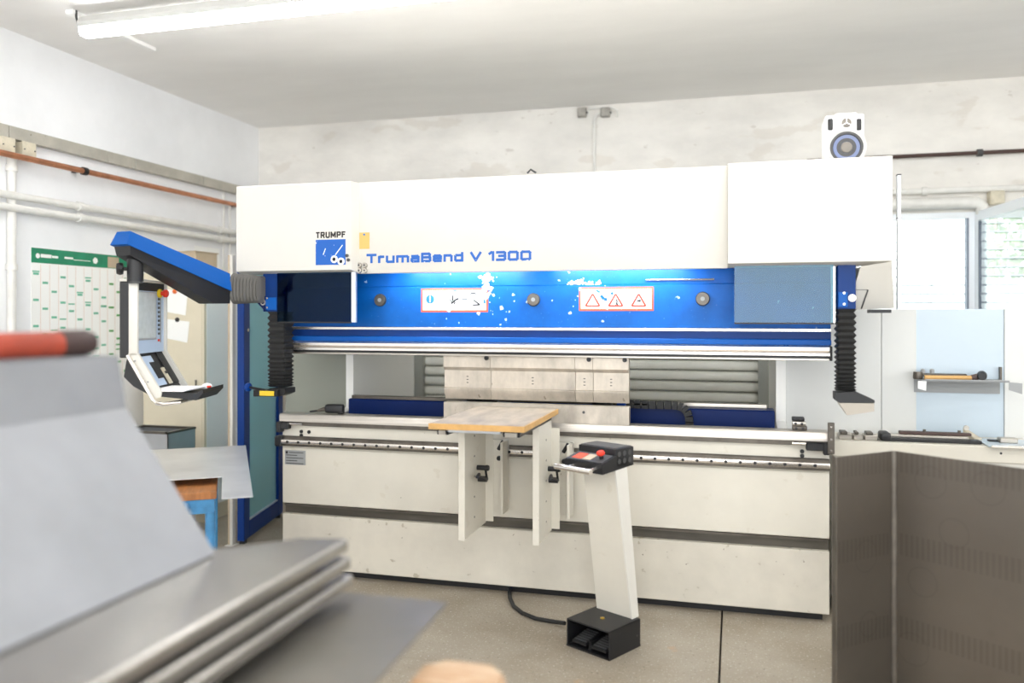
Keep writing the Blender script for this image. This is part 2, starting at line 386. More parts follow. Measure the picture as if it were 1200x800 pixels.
# opened sash, hinged at the mullion, reaching into the room
a0 = Vector((1.9, YB-.02, 0)); sd = Vector((1.995-1.9, 6.58-7.48, 0)).normalized(); sn = Vector((-sd.y, sd.x, 0))
def slab(mb, s0, s1, z0, z1, t=.055):
    p = [a0+sd*s0, a0+sd*s1, a0+sd*s1+sn*t, a0+sd*s0+sn*t]
    mb.hexa([q+Vector((0, 0, z0)) for q in p]+[q+Vector((0, 0, z1)) for q in p]); return mb
SZ0, SZ1, SW = WZ0+.03, WZ1-.005, 1.12
sm = MB(); slab(sm, 0, SW, SZ1-.075, SZ1); slab(sm, 0, SW, SZ0, SZ0+.075); slab(sm, 0, .075, SZ0+.075, SZ1-.075); slab(sm, SW-.075, SW, SZ0+.075, SZ1-.075)
sash = sm.build('sash', 'window_frame', win)
g = MB(); slab(g, .07, SW-.07, SZ0+.07, SZ1-.07, .012); g.build('pane', 'pane', sash)
g = MB(); slab(g, .075, .088, SZ0+.08, SZ1-.08, .06); g.build('seal', 'gasket', sash)
# outside: yard, white garden wall, hedge
struct('ground', MB().box(-8, 16, YB+.3, 30, -.3, -.05), 'ground_out', label='pale paved yard outside the window')
MB().box(1.6, 9, 10.9, 11.1, -.05, 2.05, .02).build('garden_wall', 'white', label='white garden wall outside below the hedge', cat='wall')
hb = MB()
for i in range(5200):
    c = Vector((random.uniform(3.1, 6.8), random.uniform(11.6, 12.4), random.uniform(.2, 3.6)))
    d1 = Vector((random.gauss(0, 1), random.gauss(0, 1), random.gauss(0, 1))).normalized(); d2 = d1.orthogonal().normalized()
    s_ = random.uniform(.06, .13)
    v = [hb.bm.verts.new(c+d1*s_), hb.bm.verts.new(c+d2*s_*.5), hb.bm.verts.new(c-d1*s_), hb.bm.verts.new(c-d2*s_*.5)]
    hb.bm.faces.new(v)
hedge = thing('hedge', 'pale green leafy hedge outside the window', 'hedge', (4.9, 12, -.05))
hb.build('foliage', 'leaf', hedge, kind='stuff')
hs = MB()
for i in range(10): hs.cyl((3.2+i*.36, 12, -.05), (3.2+i*.36+.1, 12, 3.0), .03, .015, 6)
hs.build('stem', 'timber', hedge)

# ------------------------------------------------------------------ fixtures on the left wall
def run_pipe(name, m, label, cat, z, r, y0, y1, off, clamps, group=None, cm='black'):
    t = thing(name, label, cat, (XL+off, y0, z), group=group)
    MB().cyl((XL+off, y0, z), (XL+off, y1, z), r, seg=14).build('pipe', m, t)
    for y in clamps:
        MB().cyl((XL+off, y-.018, z), (XL+off, y+.018, z), r+.009, seg=14).box(XL, XL+off, y-.012, y+.012, z-.008, z+.008).build('clamp', cm, t)
    return t
tr = thing('cable_trunking', 'grey sheet metal cable trunking along the white side wall', 'trunking', (XL+.03, 3.3, 2.815))
for y0, y1 in ((3.3, 4.42), (4.425, 5.32), (5.325, 5.62), (5.625, 6.5), (6.505, YB-.02)):
    box('trunking_section', 'trunking', tr, XL, XL+.06, y0, y1, 2.815, 2.9, .003)
run_pipe('copper_pipe', 'copper', 'copper pipe with dark clamps below the grey trunking', 'pipe', 2.692, .021, 3.2, 7.07, .106, (5.03, 7.03))
run_pipe('white_wall_pipe', 'pipe_white', 'upper of two white pipes on side wall', 'pipe', 2.432, .026, 3.2, YB-.02, .06, (5.03, 6.75), 'white side wall pipes', 'pipe_white')
run_pipe('white_wall_pipe', 'pipe_white', 'lower of two white pipes on side wall', 'pipe', 2.349, .026, 3.2, YB-.02, .06, (5.03, 6.75), 'white side wall pipes', 'pipe_white')
vp = thing('riser_pipe', 'dull white vertical riser pipe beneath the terminal boxes', 'pipe', (XL+.04, 4.47, 0))
MB().cyl((XL+.028, 4.47, 0), (XL+.028, 4.47, 2.72), .028, seg=14).build('pipe', 'pipe_white', vp)
for z in (.6, 1.95, 2.62): MB().cyl((XL+.028, 4.47, z-.02), (XL+.028, 4.47, z+.02), .037, seg=14).build('coupling', 'pipe_white', vp)
for y, lab in ((4.40, 'beige terminal box on the side wall above riser pipe'), (4.57, 'beige terminal box beside the one above the riser pipe')):
    t = thing('terminal_box', lab, 'junction box', (XL, y, 2.71), group='terminal boxes below the trunking')
    box('box_body', 'beige_box', t, XL, XL+.06, y-.05, y+.055, 2.715, 2.81, .006, 2)
    box('lid', 'beige_box', t, XL+.06, XL+.075, y-.055, y+.06, 2.71, 2.815, .006, 2)
    for dy in (-.04, .045): MB().cyl((XL+.075, y+dy, 2.76), (XL+.079, y+dy, 2.76), .005, seg=8).build('screw', 'dark_grey', t)
for k, y in enumerate((6.88, 6.98)):
    MB().cyl((XL+.012, y, 1.6), (XL+.012, y, 2.82-.12*k), .012, seg=8).build('conduit', 'pipe_white', label=('longer', 'shorter')[k]+' thin white conduit dropping beside the copper pipe end', cat='conduit', group='thin conduits on side wall')
# year planner
cal = thing('wall_planner', 'large white wall planner with green header and green marks', 'calendar', (XL, 4.65, 1.12))
cy0, cy1, cz0, cz1 = 4.655, 5.62, 1.12, 2.1
box('sheet', 'paper', cal, XL, XL+.003, cy0, cy1, cz0, cz1)
box('header', 'green', cal, XL+.003, XL+.004, cy0, cy1, cz1-.105, cz1)
MB().lathe([(.018, 0), (.018, .0015)], (XL+.004, 4.71, cz1-.055), (1, 0, 0), 16).build('header_dot', 'paper', cal)
MB().lathe([(.026, 0), (.026, .0015)], (XL+.004, 5.25, cz1-.055), (1, 0, 0), 6).build('header_dot', 'paper', cal)
for y0, y1, z0, z1 in ((4.735, 4.83, -.065, -.04), (4.835, 4.89, -.062, -.046), (4.95, 5.03, -.06, -.045), (5.035, 5.2, -.065, -.06)):
    box('header_lettering', 'paper', cal, XL+.004, XL+.0048, y0, y1, cz1+z0, cz1+z1)
box('header_photo', 'cardboard', cal, XL+.004, XL+.0048, 5.38, 5.5, cz1-.1, cz1-.015)
for c in range(1, 12):
    y = cy0+c*(cy1-cy0)/12
    box('column_line', 'pink_line', cal, XL+.003, XL+.0036, y-.0015, y+.0015, cz0+.02, cz1-.115)
mk = [MB(), MB()]
for c in range(12):
    y = cy0+c*(cy1-cy0)/12
    for k in range(5):
        z = cz1-.17-((c*37 % 11)/11*.17)-k*.185
        if z > cz0+.03: mk[c > 8].box(XL+.003, XL+.0042, y+.016, y+.064, z-.02, z-.004)
    for k in range(2):
        z = cz1-.14-random.random()*.8
        mk[c > 8].box(XL+.003, XL+.004, y+.01, y+.07, z-.014, z-.004)
mk[0].build('day_marks', 'green_mark', cal, kind='stuff'); mk[1].build('day_marks', 'green_dark', cal, kind='stuff')
MB().box(XL, XL+.003, 6.45, 6.83, 2.0, 2.26).build('wall_notice', 'paper', label='plain white paper notice on side wall behind the arm', cat='paper')

# ------------------------------------------------------------------ fixtures on the back wall
for px, lab in ((682.5, 'small grey junction box left of conduit on back wall'), (710, 'small grey junction box beside conduit top on back wall')):
    p = PY(px, 132.5, YB); t = thing('junction_box', lab.replace('left of', 'standing apart from'), 'junction box', p, group='grey boxes under the ceiling')
    box('box_body', 'grey_box', t, p.x-.042, p.x+.042, YB-.05, YB, p.z-.045, p.z+.045, .012, 2)
    box('lid', 'grey_box', t, p.x-.036, p.x+.036, YB-.058, YB-.05, p.z-.04, p.z+.04, .004)
    MB().cyl((p.x+.042, YB-.03, p.z-.005), (p.x+.055, YB-.03, p.z-.005), .009, seg=8).build('gland', 'dark_grey', t)
p0 = PY(697, 138, YB)
MB().tube([(p0.x+.06, YB-.03, p0.z+.03), (p0.x+.02, YB-.025, p0.z+.02), (p0.x, YB-.02, p0.z-.02), (p0.x, YB-.02, 2.2)], .014).build('wall_conduit', 'pipe_white', label='vertical grey white conduit on the stained back wall', cat='conduit')
pa, pb = PY(690, 125.5, YB), PY(716, 124, YB)
MB().tube([(pa.x, YB-.02, pa.z-.02), (pb.x, YB-.02, pa.z-.02), (pb.x+.06, YB-.02, pa.z-.05), (pb.x+.06, YB-.02, pa.z-.11)], .012).build('bent_conduit', 'pipe_white', label='short bent conduit looping over the junction box', cat='conduit')
bp = thing('brown_pipe', 'thin dark brown pipe along back wall beside speaker', 'pipe', (.6, YB-.05, 2.95))
MB().cyl((.6, YB-.05, 2.95), (4.4, YB-.05, 2.95), .017, seg=10).build('pipe', 'pipe_brown', bp)
for x in (1.93, 3.2): MB().cyl((x-.02, YB-.05, 2.95), (x+.02, YB-.05, 2.95), .03, seg=12).box(x-.01, x+.01, YB-.05, YB, 2.94, 2.96).build('clamp', 'dark_grey', bp)
wp = thing('window_pipe', 'thin white pipe above the window with dirt line', 'pipe', (.6, YB-.04, 2.655))
MB().cyl((.6, YB-.035, 2.655), (4.4, YB-.035, 2.655), .026, seg=10).build('pipe', 'pipe_white', wp)
for x in (1.52, 3.0): MB().cyl((x-.02, YB-.035, 2.655), (x+.02, YB-.035, 2.655), .036, seg=12).build('clamp', 'pipe_white', wp)
MB().tube([(.6, YB-.07, 2.545), (1.84, YB-.07, 2.545), (1.905, YB-.07, 2.538), (1.94, YB-.07, 2.51), (1.945, YB-.065, 2.45)], .05, 14).build('white_duct', 'pipe_white', label='fat white duct with elbow directly over the window', cat='duct')
p = PY(1165, 233, YB)
t = thing('window_box', 'beige square box above the window near the duct elbow', 'junction box', (p.x, YB, p.z))
box('box_body', 'beige_box', t, p.x-.055, p.x+.055, YB-.09, YB, p.z-.055, p.z+.055, .008, 2); box('lid', 'beige_box', t, p.x-.05, p.x+.05, YB-.1, YB-.09, p.z-.05, p.z+.05, .003)

# ------------------------------------------------------------------ ceiling lamps
def lamp(x0, x1, y, z, label, detail):
    t = thing('ceiling_lamp', label, 'lamp', (x0, y, ZT), group='ceiling tube lamps')
    MB().prism([(x0, y-.045, z), (x0, y-.05, z+.03), (x0, y-.03, z+.07), (x0, y+.03, z+.07), (x0, y+.05, z+.03), (x0, y+.045, z)], (x1-x0, 0, 0)).build('housing', 'lamp_grey', t)
    MB().prism([(x0+.01, y-.044, z), (x0+.01, y-.046, z-.03), (x0+.01, y-.032, z-.052), (x0+.01, y+.032, z-.052), (x0+.01, y+.046, z-.03), (x0+.01, y+.044, z)], (x1-x0-.02, 0, 0)).build('diffuser', 'tube_light', t)
    MB().tube([(x0-.05, y, ZT), (x0-.05, y, z+.08), (x0-.04, y, z+.045), (x0+.0, y, z+.035)], .007, 6).build('cable', 'dark_grey', t)
    x = x0+1.02
    while x < x1:
        MB().tube([(x, y, ZT), (x, y, z+.09), (x-.02, y, z+.085), (x-.02, y, z+.07)], .005, 6).build('hanger', 'grey', t); x += 1.9
pl = PY(97, 34, 4.3)
lamp(pl.x, 1.9, 4.3, pl.z, 'long white tube lamp hanging near the cable trunking wall', True)
for yy, lb_ in ((1.6, 'added unseen tube lamp on the ceiling above the tray stack'), (-1.2, 'added unseen tube lamp on the ceiling in mid hall'), (-3.6, 'added unseen tube lamp on the ceiling beside the added gate')): lamp(-3.6, 1.9, yy, pl.z, lb_, False)  # lamp rows out of view, added to light the hall
MB().box(-4.10, -4.04, 4.27, 5.05, ZT-.028, ZT, .004).build('ceiling_strut', 'white', label='short white mounting strut on ceiling behind the lamp', cat='strut')

# ================================================================== press brake
YM = 4.6
MX0, MX1 = -2.748, .482
pb_ = thing('press_brake', 'large white and blue hydraulic press brake with control housing', 'machine', ((MX0+MX1)/2, YM+.5, 0))
def part(name, m, *a, **k): return box(name, m, pb_, *a, **k)
# lower bed
part('plinth', 'black', MX0+.03, MX1-.03, YM+.05, YM+1.3, 0, .055)
part('bed_apron', 'cream_dirty', MX0, MX1, YM, YM+.12, .045, .378, .004)
part('bed_slot', 'slot', MX0+.002, MX1-.002, YM+.035, YM+.12, .378, .445)
part('slot_lip', 'steel_dark', MX0+.004, MX1-.004, YM+.02, YM+.04, .425, .437)
part('bed_panel', 'cream', MX0, MX1, YM, YM+.12, .445, .795, .004)
part('bed_beam', 'cream', MX0, MX1, YM+.004, YM+.12, .795, .942, .003)
rail = part('guide_rail', 'steel_dark', MX0, MX1, YM-.02, YM+.01, .805, .868, .004)
box('rail_head', 'steel_bright', rail, MX0+.01, MX1, YM-.045, YM-.019, .822, .85, .006, 2)
x = MX0+.06; hm = None
while x < MX1-.03:
    if hm is None:
        o = MB().cyl((0, YM-.0465-pb_.location.y, .836), (0, YM-.03-pb_.location.y, .836), .0085, seg=10).build('rail_bolt', 'black', rail, world=False); hm = o.data
    else:
        o = bpy.data.objects.new('rail_bolt', hm); COL.objects.link(o); o.parent = rail
    o.location = (x-pb_.location.x, 0, 0); x += .0755
for (px, py) in ((353, 505.5), (362, 506), (353, 510), (940, 528.7), (940, 534)):
    p = PY(px, py, YM); MB().cyl((p.x, YM-.003, p.z), (p.x, YM+.01, p.z), .011, seg=12).build('bolt_hole', 'black', pb_)
tb = MB(); tb.prism([(MX0, YM-.035, .962), (MX0, YM-.035, 1.0), (MX0, YM-.028, 1.01), (MX0, YM+.075, 1.01), (MX0, YM+.075, .935), (MX0, YM-.005, .935), (MX0, YM-.012, .962)], (MX1-MX0, 0, 0)).build('die_holder', 'steel_bar', pb_)
part('holder_strip', 'steel_dark', MX0, MX1, YM-.02, YM+.02, .936, .963, .002)
part('bed_web', 'cream', MX0+.05, MX1-.05, YM+.12, YM+.24, .05, .98)
for x0, x1, tip in ((MX0-.01, MX0+.07, 1), (MX1-.12, MX1-.005, -1)):
    pl_ = MB().box(x0, x1, YM-.055, YM-.01, .915, .955, .004).box(x0 if tip > 0 else x1-.03, x0+.03 if tip > 0 else x1, YM-.06, YM-.01, .895, .96, .004).build('end_plug', 'black', pb_)
    MB().cyl(((x1 if tip > 0 else x0), YM-.035, .947), ((x1+.09 if tip > 0 else x0-.07), YM-.035, .947), .008, seg=8).build('plug_pin', 'steel_bright', pl_)
part('rail_end', 'black_metal', MX0-.03, MX0+.02, YM-.05, YM+.02, .805, .87, .008)
pla = PY(970, 495, YM-.06); plb = PY(978, 532, YM-.06)
ep = box('end_bracket', 'steel_dark', pb_, pla.x, plb.x, YM-.065, YM-.05, plb.z, pla.z, .002)
for f_ in (.13, .53, .9): MB().cyl(((pla.x+plb.x)/2, YM-.0665, pla.z-(pla.z-plb.z)*f_), ((pla.x+plb.x)/2, YM-.06, pla.z-(pla.z-plb.z)*f_), .006, seg=10).build('bracket_screw', 'steel_bright', ep)
p = PY(334, 527, YM-.002); q = PY(358, 545, YM-.002)
np_ = box('name_plate', 'grey', pb_, p.x, q.x, YM-.003, YM, q.z, p.z)
w_ = q.x-p.x; h_ = p.z-q.z
box('plate_mark', 'ink', np_, p.x+.006, p.x+.02, YM-.0038, YM-.003, p.z-.022, p.z-.006)
for k in range(5):
    box('plate_print', 'dark_grey', np_, p.x+.008+(.02 if k == 0 else 0), p.x+w_*(.9 if k % 2 == 0 else .6), YM-.0036, YM-.003, p.z-.016-k*.017, p.z-.011-k*.017)
# side frames (C shaped plates)
for x0, x1 in ((-2.555, -2.50), (.237, .293)):
    MB().prism([(x0, 4.72, .02), (x0, 6.18, .02), (x0, 6.18, 2.3), (x0, 4.66, 2.3), (x0, 4.66, 1.95), (x0, 5.09, 1.85), (x0, 5.09, 1.0), (x0, 4.72, .93)], (x1-x0, 0, 0)).build('side_frame', 'frame_white', pb_)
# upper beam
part('beam_panel', 'blue', MX0+.01, MX1+.005, YM-.02, YM+.1, 1.553, 1.795, .003)
part('beam_top', 'blue', MX0+.01, MX1+.005, YM-.01, YM+.1, 1.795, 2.1, .003)
part('beam_stripe', 'steel_bright', MX0+.01, MX1+.005, YM-.036, YM-.0, 1.536, 1.553, .002)
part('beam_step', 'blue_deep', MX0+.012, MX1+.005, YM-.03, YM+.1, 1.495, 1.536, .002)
part('beam_foot', 'blue_clean', MX0+.012, MX1+.005, YM-.05, YM+.1, 1.465, 1.496, .004)
cl = MB().prism([(MX0+.015, YM-.05, 1.464), (MX0+.015, YM-.064, 1.455), (MX0+.015, YM-.064, 1.44), (MX0+.015, YM-.055, 1.435), (MX0+.015, YM-.07, 1.425), (MX0+.015, YM-.07, 1.412), (MX0+.015, YM-.03, 1.412), (MX0+.015, YM-.03, 1.464)], (MX1-MX0-.02, 0, 0)).build('tool_clamp', 'steel_bright', pb_)
part('clamp_gap', 'black', MX0+.015, MX1-.005, YM-.052, YM+.02, 1.398, 1.412)
part('clamp_lip', 'steel', MX0+.015, MX1-.005, YM-.06, YM+.03, 1.386, 1.398, .002)
part('clamp_end', 'black', MX1-.006, MX1+.008, YM-.068, YM+.03, 1.386, 1.462, .003)
for px, py in ((446, 351.5), (625.5, 351), (823.5, 350)):
    p = PY(px, py, YM-.02)
    k_ = MB().lathe([(.038, -.001), (.038, .01), (.034, .016), (.0, .016)], (p.x, YM-.02, p.z), (0, -1, 0), 28).build('beam_knob', 'steel_dark', pb_)
    MB().lathe([(.012, .016), (.012, .018), (0, .018)], (p.x, YM-.02, p.z), (0, -1, 0), 12).build('knob_centre', 'grey', k_)
p = PY(757, 328, YM-.012); q = PY(837, 330, YM-.012)
MB().tube([(p.x, YM-.02, p.z), (q.x, YM-.02, p.z)], .006, 8).build('scrape_rod', 'steel_bright', pb_)
# chipped paint flakes on the beam
def flake(cx, cy, w, h, n, Y, m):
    mb = MB()
    for i in range(n):
        p = PY(cx+random.gauss(0, w), cy+random.gauss(0, h), Y); r = abs(random.gauss(0, .006))+.002
        k = random.randint(5, 8); a = random.random()*6
        pts = [(p.x+r*random.uniform(.5, 1.4)*math.cos(a+6.283*i_/k), Y-.0008-i*3e-5, p.z+r*random.uniform(.5, 1.6)*math.sin(a+6.283*i_/k)) for i_ in range(k)]
        mb.prism(pts, (0, .0012, 0))
    mb.build('paint_chip', m, pb_, kind='stuff')
flake(570, 338, 3.0, 6, 42, YM-.0235, 'sign_white'); flake(683, 331, 9, 1.5, 40, YM-.0105, 'sign_white'); flake(570, 325, 5, 2, 26, YM-.0105, 'sign_white')
flake(570, 360, 24, 9, 22, YM-.0205, 'chip'); flake(690, 350, 18, 12, 18, YM-.0205, 'chip')
# warning signs
def sign(x0, x1, y0, y1):
    Y = YM-.021; p = PY(x0, y0, Y); q = PY(x1, y1, Y)
    s_ = box('warning_sign', 'sign_red', pb_, p.x, q.x, Y-.0006, Y+.002, q.z, p.z); e = .011
    box('sign_field', 'sign_white', s_, p.x+e, q.x-e, Y-.0012, Y, q.z+e, p.z-e)
    return s_, p, q, Y-.0012
s_, p, q, Y = sign(493.5, 572, 338, 365.5)
c = PY(504, 350.5, Y); MB().lathe([(.026, 0), (.026, .0006), (0, .0006)], c, (0, -1, 0), 24).build('mandatory_disc', 'sign_blue', s_)
MB().box(c.x-.004, c.x+.004, Y-.0012, Y-.0005, c.z-.006, c.z+.019).box(c.x-.004, c.x+.004, Y-.0012, Y-.0005, c.z-.018, c.z-.011).build('exclamation_mark', 'paper', s_)
def stroke(name, m, parent, pts, w, Y):
    mb = MB()
    for i, (a, b) in enumerate(zip(pts[:-1], pts[1:])):
        a, b = PY(a[0], a[1], Y), PY(b[0], b[1], Y); d = (b-a).normalized(); n = Vector((-d.z, 0, d.x))*w/2
        mb.prism([a+n, b+n, b-n, a-n], (0, -.0007-i*4e-5, 0))
    return mb.build(name, m, parent)
stroke('book_pictogram', 'ink_faint', s_, [(512, 355), (514, 350), (517, 349.5), (520, 350), (522, 355), (511.5, 355.5)], .005, Y)
stroke('hand_pictogram', 'ink', s_, [(530.5, 346), (530.5, 352.5)], .009, Y)
stroke('hand_pictogram', 'ink', s_, [(537.5, 349.8), (534, 351), (531, 354), (528.5, 355.5)], .011, Y)
stroke('hand_pictogram', 'ink', s_, [(533.5, 354), (532, 356.5)], .007, Y)
stroke('hand_pictogram', 'ink', s_, [(526.5, 351), (530, 353.5)], .005, Y)
stroke('small_print', 'dark_grey', s_, [(541, 350.8), (547.5, 350.8)], .007, Y)
stroke('die_pictogram', 'ink', s_, [(551.5, 345), (552, 343.5), (557, 343.5), (557.5, 345)], .007, Y)
stroke('bend_pictogram', 'ink', s_, [(555, 351.5), (562.5, 357), (554, 357.3)], .008, Y)
stroke('blue_mark', 'sign_blue', s_, [(531, 340.7), (535, 340.7)], .009, Y)
stroke('blue_mark', 'sign_blue', s_, [(567.5, 351), (568, 355.5)], .012, Y)
s_, p, q, Y = sign(678.5, 766, 336.5, 364)
for i, (cx, fx) in enumerate(((694.5, 0), (721.5, 1), (748.5, 2))):
    stroke('warning_triangle', 'sign_ink_red', s_, [(cx, 344.3), (cx+8.2, 358.4), (cx-8.2, 358.4), (cx, 344.3)], .0095, Y)
stroke('person_pictogram', 'ink', s_, [(722, 350.5), (723.3, 353), (722.6, 355), (724, 357.5)], .007, Y); stroke('person_pictogram', 'ink', s_, [(722.6, 355), (721.6, 357.6)], .005, Y)
stroke('hazard_pictogram', 'ink', s_, [(746.5, 352.4), (750.6, 352.4)], .009, Y); stroke('hazard_pictogram', 'ink', s_, [(748.6, 352.4), (751, 352.4)], .013, Y)
stroke('peeled_patch', 'blue', s_, [(704, 346), (708, 350.5), (711.5, 350.8)], .016, Y); stroke('peeled_patch', 'blue', s_, [(716.5, 342.5), (718, 345)], .014, Y); stroke('peeled_patch', 'blue', s_, [(699, 340), (703, 342.5)], .01, Y)
# covers
YC, YS = 4.40, 4.33
part('middle_cover', 'cream_clean', -2.135, -.033, YC, YC+.03, 1.867, 2.402, .006, 2)
part('cover_roof', 'cream_clean', -2.86, .70, YC+.03, 5.7, 2.36, 2.396)
part('cover_back', 'cream_clean', -2.86, .70, 5.67, 5.7, 1.95, 2.396)
def end_cover(x0, x1):
    zt, zb = 2.4, 1.888
    # front box with an underside that slopes down towards the back
    MB().prism([(x0, YS, zb), (x0, YS, zt-.006), (x0, YS+.006, zt), (x0, 5.7, zt), (x0, 5.7, 1.95), (x0, YS+.12, 1.95), (x0, YS+.08, 1.868), (x0, YS+.07, 1.868)], (x1-x0, 0, 0)).build('end_cover', 'cream_clean', pb_)
end_cover(-2.898, -2.14); end_cover(-.033, .742)
# seam bevel wedge on the inner edge of the left end cover
MB().prism([(-2.14, YS, 1.888), (-2.122, YC, 1.868), (-2.122, YC, 2.398), (-2.14, YS, 2.398)], (.0, .03, 0)).build('cover_return', 'cream_clean', pb_)
# right cheek below the end cover
def cheek_pt(x, y, o=0): return PY(x, y, YS+.002+(y-306)*.003+o)
ck = [cheek_pt(1009, 312), cheek_pt(1045.5, 306), cheek_pt(1048, 361), cheek_pt(992, 363)]
MB().prism(ck, (0, .25, 0)).build('cover_cheek', 'cream_clean', pb_)
hp = [cheek_pt(1003, 339.5, -.003), cheek_pt(1017, 339.5, -.003), cheek_pt(1009.5, 362, -.003), cheek_pt(1003, 362, -.003)]
MB().prism(hp, (0, .02, 0)).build('cheek_hatch', 'cream_clean', pb_)
MB().tube([cheek_pt(1017, 339.8, -.004), cheek_pt(1009.5, 361.5, -.004)], .0035, 6).build('hatch_gap', 'dark_grey', pb_)
MB().tube([cheek_pt(1003, 339.5, -.003), cheek_pt(1017, 339.5, -.003)], .0012, 6).build('hatch_gap', 'dark_grey', pb_)
MB().box(.66, .755, 4.44, 4.56, 1.635, 1.652).build('cheek_foot', 'black_metal', pb_)
# markings on the covers
p = PY(370, 281, YS); q = PY(405, 310, YS)
lg = box('emblem', 'logo_blue', pb_, p.x, q.x, YS-.001, YS+.002, q.z, p.z)
text('brand_lettering', 'tRUMPF', 'ink', pb_, PY(370, 279.2, YS-.0002), PY(405, 270.8, YS-.0002), .3, .42)
stroke('emblem_slash', 'paper', lg, [(381.5, 291), (378.7, 298.5)], .005, YS-.001); stroke('emblem_slash', 'paper', lg, [(401.5, 287), (393, 298.5)], .005, YS-.001)
for px, py in ((392, 303.8), (400, 306.2)):
    c = PY(px, py, YS); MB().lathe([(.022, 0), (.022, .006), (.019, .008), (.011, .008), (.011, .001)], c, (0, -1, 0), 20).build('white_ring', 'white', lg)
for px, py in ((407, 299.5), (408.5, 304.5)):
    c = PY(px, py, YS); MB().lathe([(.010, 0), (.010, .008), (0, .008)], c, (0, -1, 0), 12).build('cover_bolt', 'dark_grey', pb_)
p = PY(420.5, 272.5, YC); q = PY(433, 291.5, YC)
nt_ = box('yellow_note', 'yellow', pb_, p.x, q.x, YC-.001, YC+.001, q.z, p.z, label='pale yellow sticky note')
c = PY(427, 274.8, YC); MB().lathe([(.006, 0), (.006, .003), (0, .003)], (c.x, YC-.001, c.z), (0, -1, 0), 10).build('note_pin', 'sign_blue', nt_)
for dx in (-3.2, 3.2):
    for dz in (-3.0, 3.2):
        c = PY(424.7+dx, 313.7+dz, YC); k_ = MB().lathe([(.0155, 0), (.0155, .012), (.013, .014), (0, .014)], (c.x, YC, c.z), (0, -1, 0), 18).build('button_magnet', 'steel', pb_)
        MB().lathe([(.006, .014), (.006, .0148), (0, .0148)], (c.x, YC, c.z), (0, -1, 0), 10).build('magnet_hole', 'dark_grey', k_)
text('model_lettering', 'TrumaBend V 1300', 'logo_blue', pb_, PY(429, 308.6, YC-.0002), PY(623, 293.2, YC-.0002), .35, .46, .6)
MB().tube([PY(624, 202.6, YC+.05)+Vector((-.03, 0, 0)), PY(624, 202.6, YC+.05)+Vector((-.01, 0, .02)), PY(624, 202.6, YC+.05)+Vector((.02, 0, .0))], .006, 6).build('cover_hook', 'dark_grey', pb_)
# working lights below the middle cover
for x0, x1 in ((-1.93, -1.17), (-1.02, -.25)):
    wl = part('work_lamp', 'white', x0, x1, YC+.035, YC+.085, 1.905, 1.94, .004)
    MB().cyl((x0+.02, YC+.06, 1.895), (x1-.02, YC+.06, 1.895), .012, seg=10).build('lamp_tube', 'work_light', wl)
# tinted guards in front of the beam
p = PY(860.5, 314, 4.37); q = PY(977, 378, 4.37)
gd = part('beam_guard', 'guard_glass', p.x, q.x, 4.37, 4.378, q.z, p.z+.03)
box('guard_return', 'guard_glass', gd, p.x, p.x+.006, 4.378, 4.56, q.z, p.z+.03); box('guard_edge', 'steel_bright', gd, q.x-.002, q.x+.007, 4.366, 4.38, q.z, p.z)
box('guard_bottom_edge', 'black', gd, p.x, q.x, 4.366, 4.38, q.z-.008, q.z)
p = PY(325, 322, 4.37); q = PY(411, 377, 4.37)
gd = part('beam_guard', 'guard_glass_dark', p.x, q.x, 4.37, 4.378, q.z, 1.9)
box('guard_edge', 'aluminium', gd, q.x+.003, q.x+.03, 4.372, 4.39, q.z-.003, 1.885); box('guard_bottom_edge', 'black', gd, p.x, q.x, 4.366, 4.38, q.z-.008, q.z)
# light barrier carriers with bellows
def bellows(cx, cy, hw, hd, z1, z0, n, m, name='bellows'):
    rs = []
    for i in range(n*2+1):
        t = i/(n*2); tt = 1-(1-t)**1.45 if True else t
        z = z1+(z0-z1)*tt; k = 0 if i % 2 else .011
        rs.append([(cx-hw-k+.006, cy-hd-k, z), (cx+hw+k-.006, cy-hd-k, z), (cx+hw+k, cy-hd-k+.006, z), (cx+hw+k, cy+hd+k, z), (cx-hw-k, cy+hd+k, z), (cx-hw-k, cy-hd-k+.006, z)])
    return MB().rings(rs).build(name, m, pb_, smooth=10)
def carrier(side):
    if side > 0:
        a, b = PY(981.5, 312, 4.38), PY(1003, 362, 4.38); bb = PY(1003, 461, 4.38)
    else:
        a, b = PY(308, 320, 4.38), PY(325, 365, 4.38); bb = PY(333, 456, 4.38)
    mnt = part('carrier_mount', 'blue_deep', a.x, b.x, 4.38, 4.5, b.z, 1.95, .003)
    box('mount_plate', 'blue_clean', mnt, a.x+.003, a.x+(b.x-a.x)*(.55 if side > 0 else .97), 4.374, 4.381, b.z+.01, b.z+.085, .002)
    for f_ in (.02, .075): 
        xx = a.x+(b.x-a.x)*.35; MB().lathe([(.006, 0), (.006, .004), (0, .004)], (xx, 4.374, b.z+.01+f_-.005), (0, -1, 0), 10).build('mount_screw', 'steel_bright', mnt)
    xx = a.x+(b.x-a.x)*(.78 if side > 0 else .1)
    MB().lathe([(.018, 0), (.018, .012), (.009, .012), (.009, .004)], (xx, 4.376, b.z+.055), (0, -1, 0), 16).build('mount_bolt', 'steel_bright', mnt)
    cx = (a.x+b.x)/2+(0 if side > 0 else .0); hw = (b.x-a.x)/2-.006
    if side < 0: cx += .035; hw += .006
    bellows(cx, 4.44, hw, .045, b.z, bb.z+.012, 17, 'black_rubber')
    return cx, hw, bb.z
cx, hw, zb = carrier(1)
Y0 = 4.385
MB().prism([PY(979, 460, Y0), PY(979, 469, Y0), PY(984, 472, Y0), PY(1025, 472, Y0), PY(1025, 469, Y0), PY(1003, 459, Y0)], (0, .12, 0)).build('barrier_bracket', 'black', pb_)
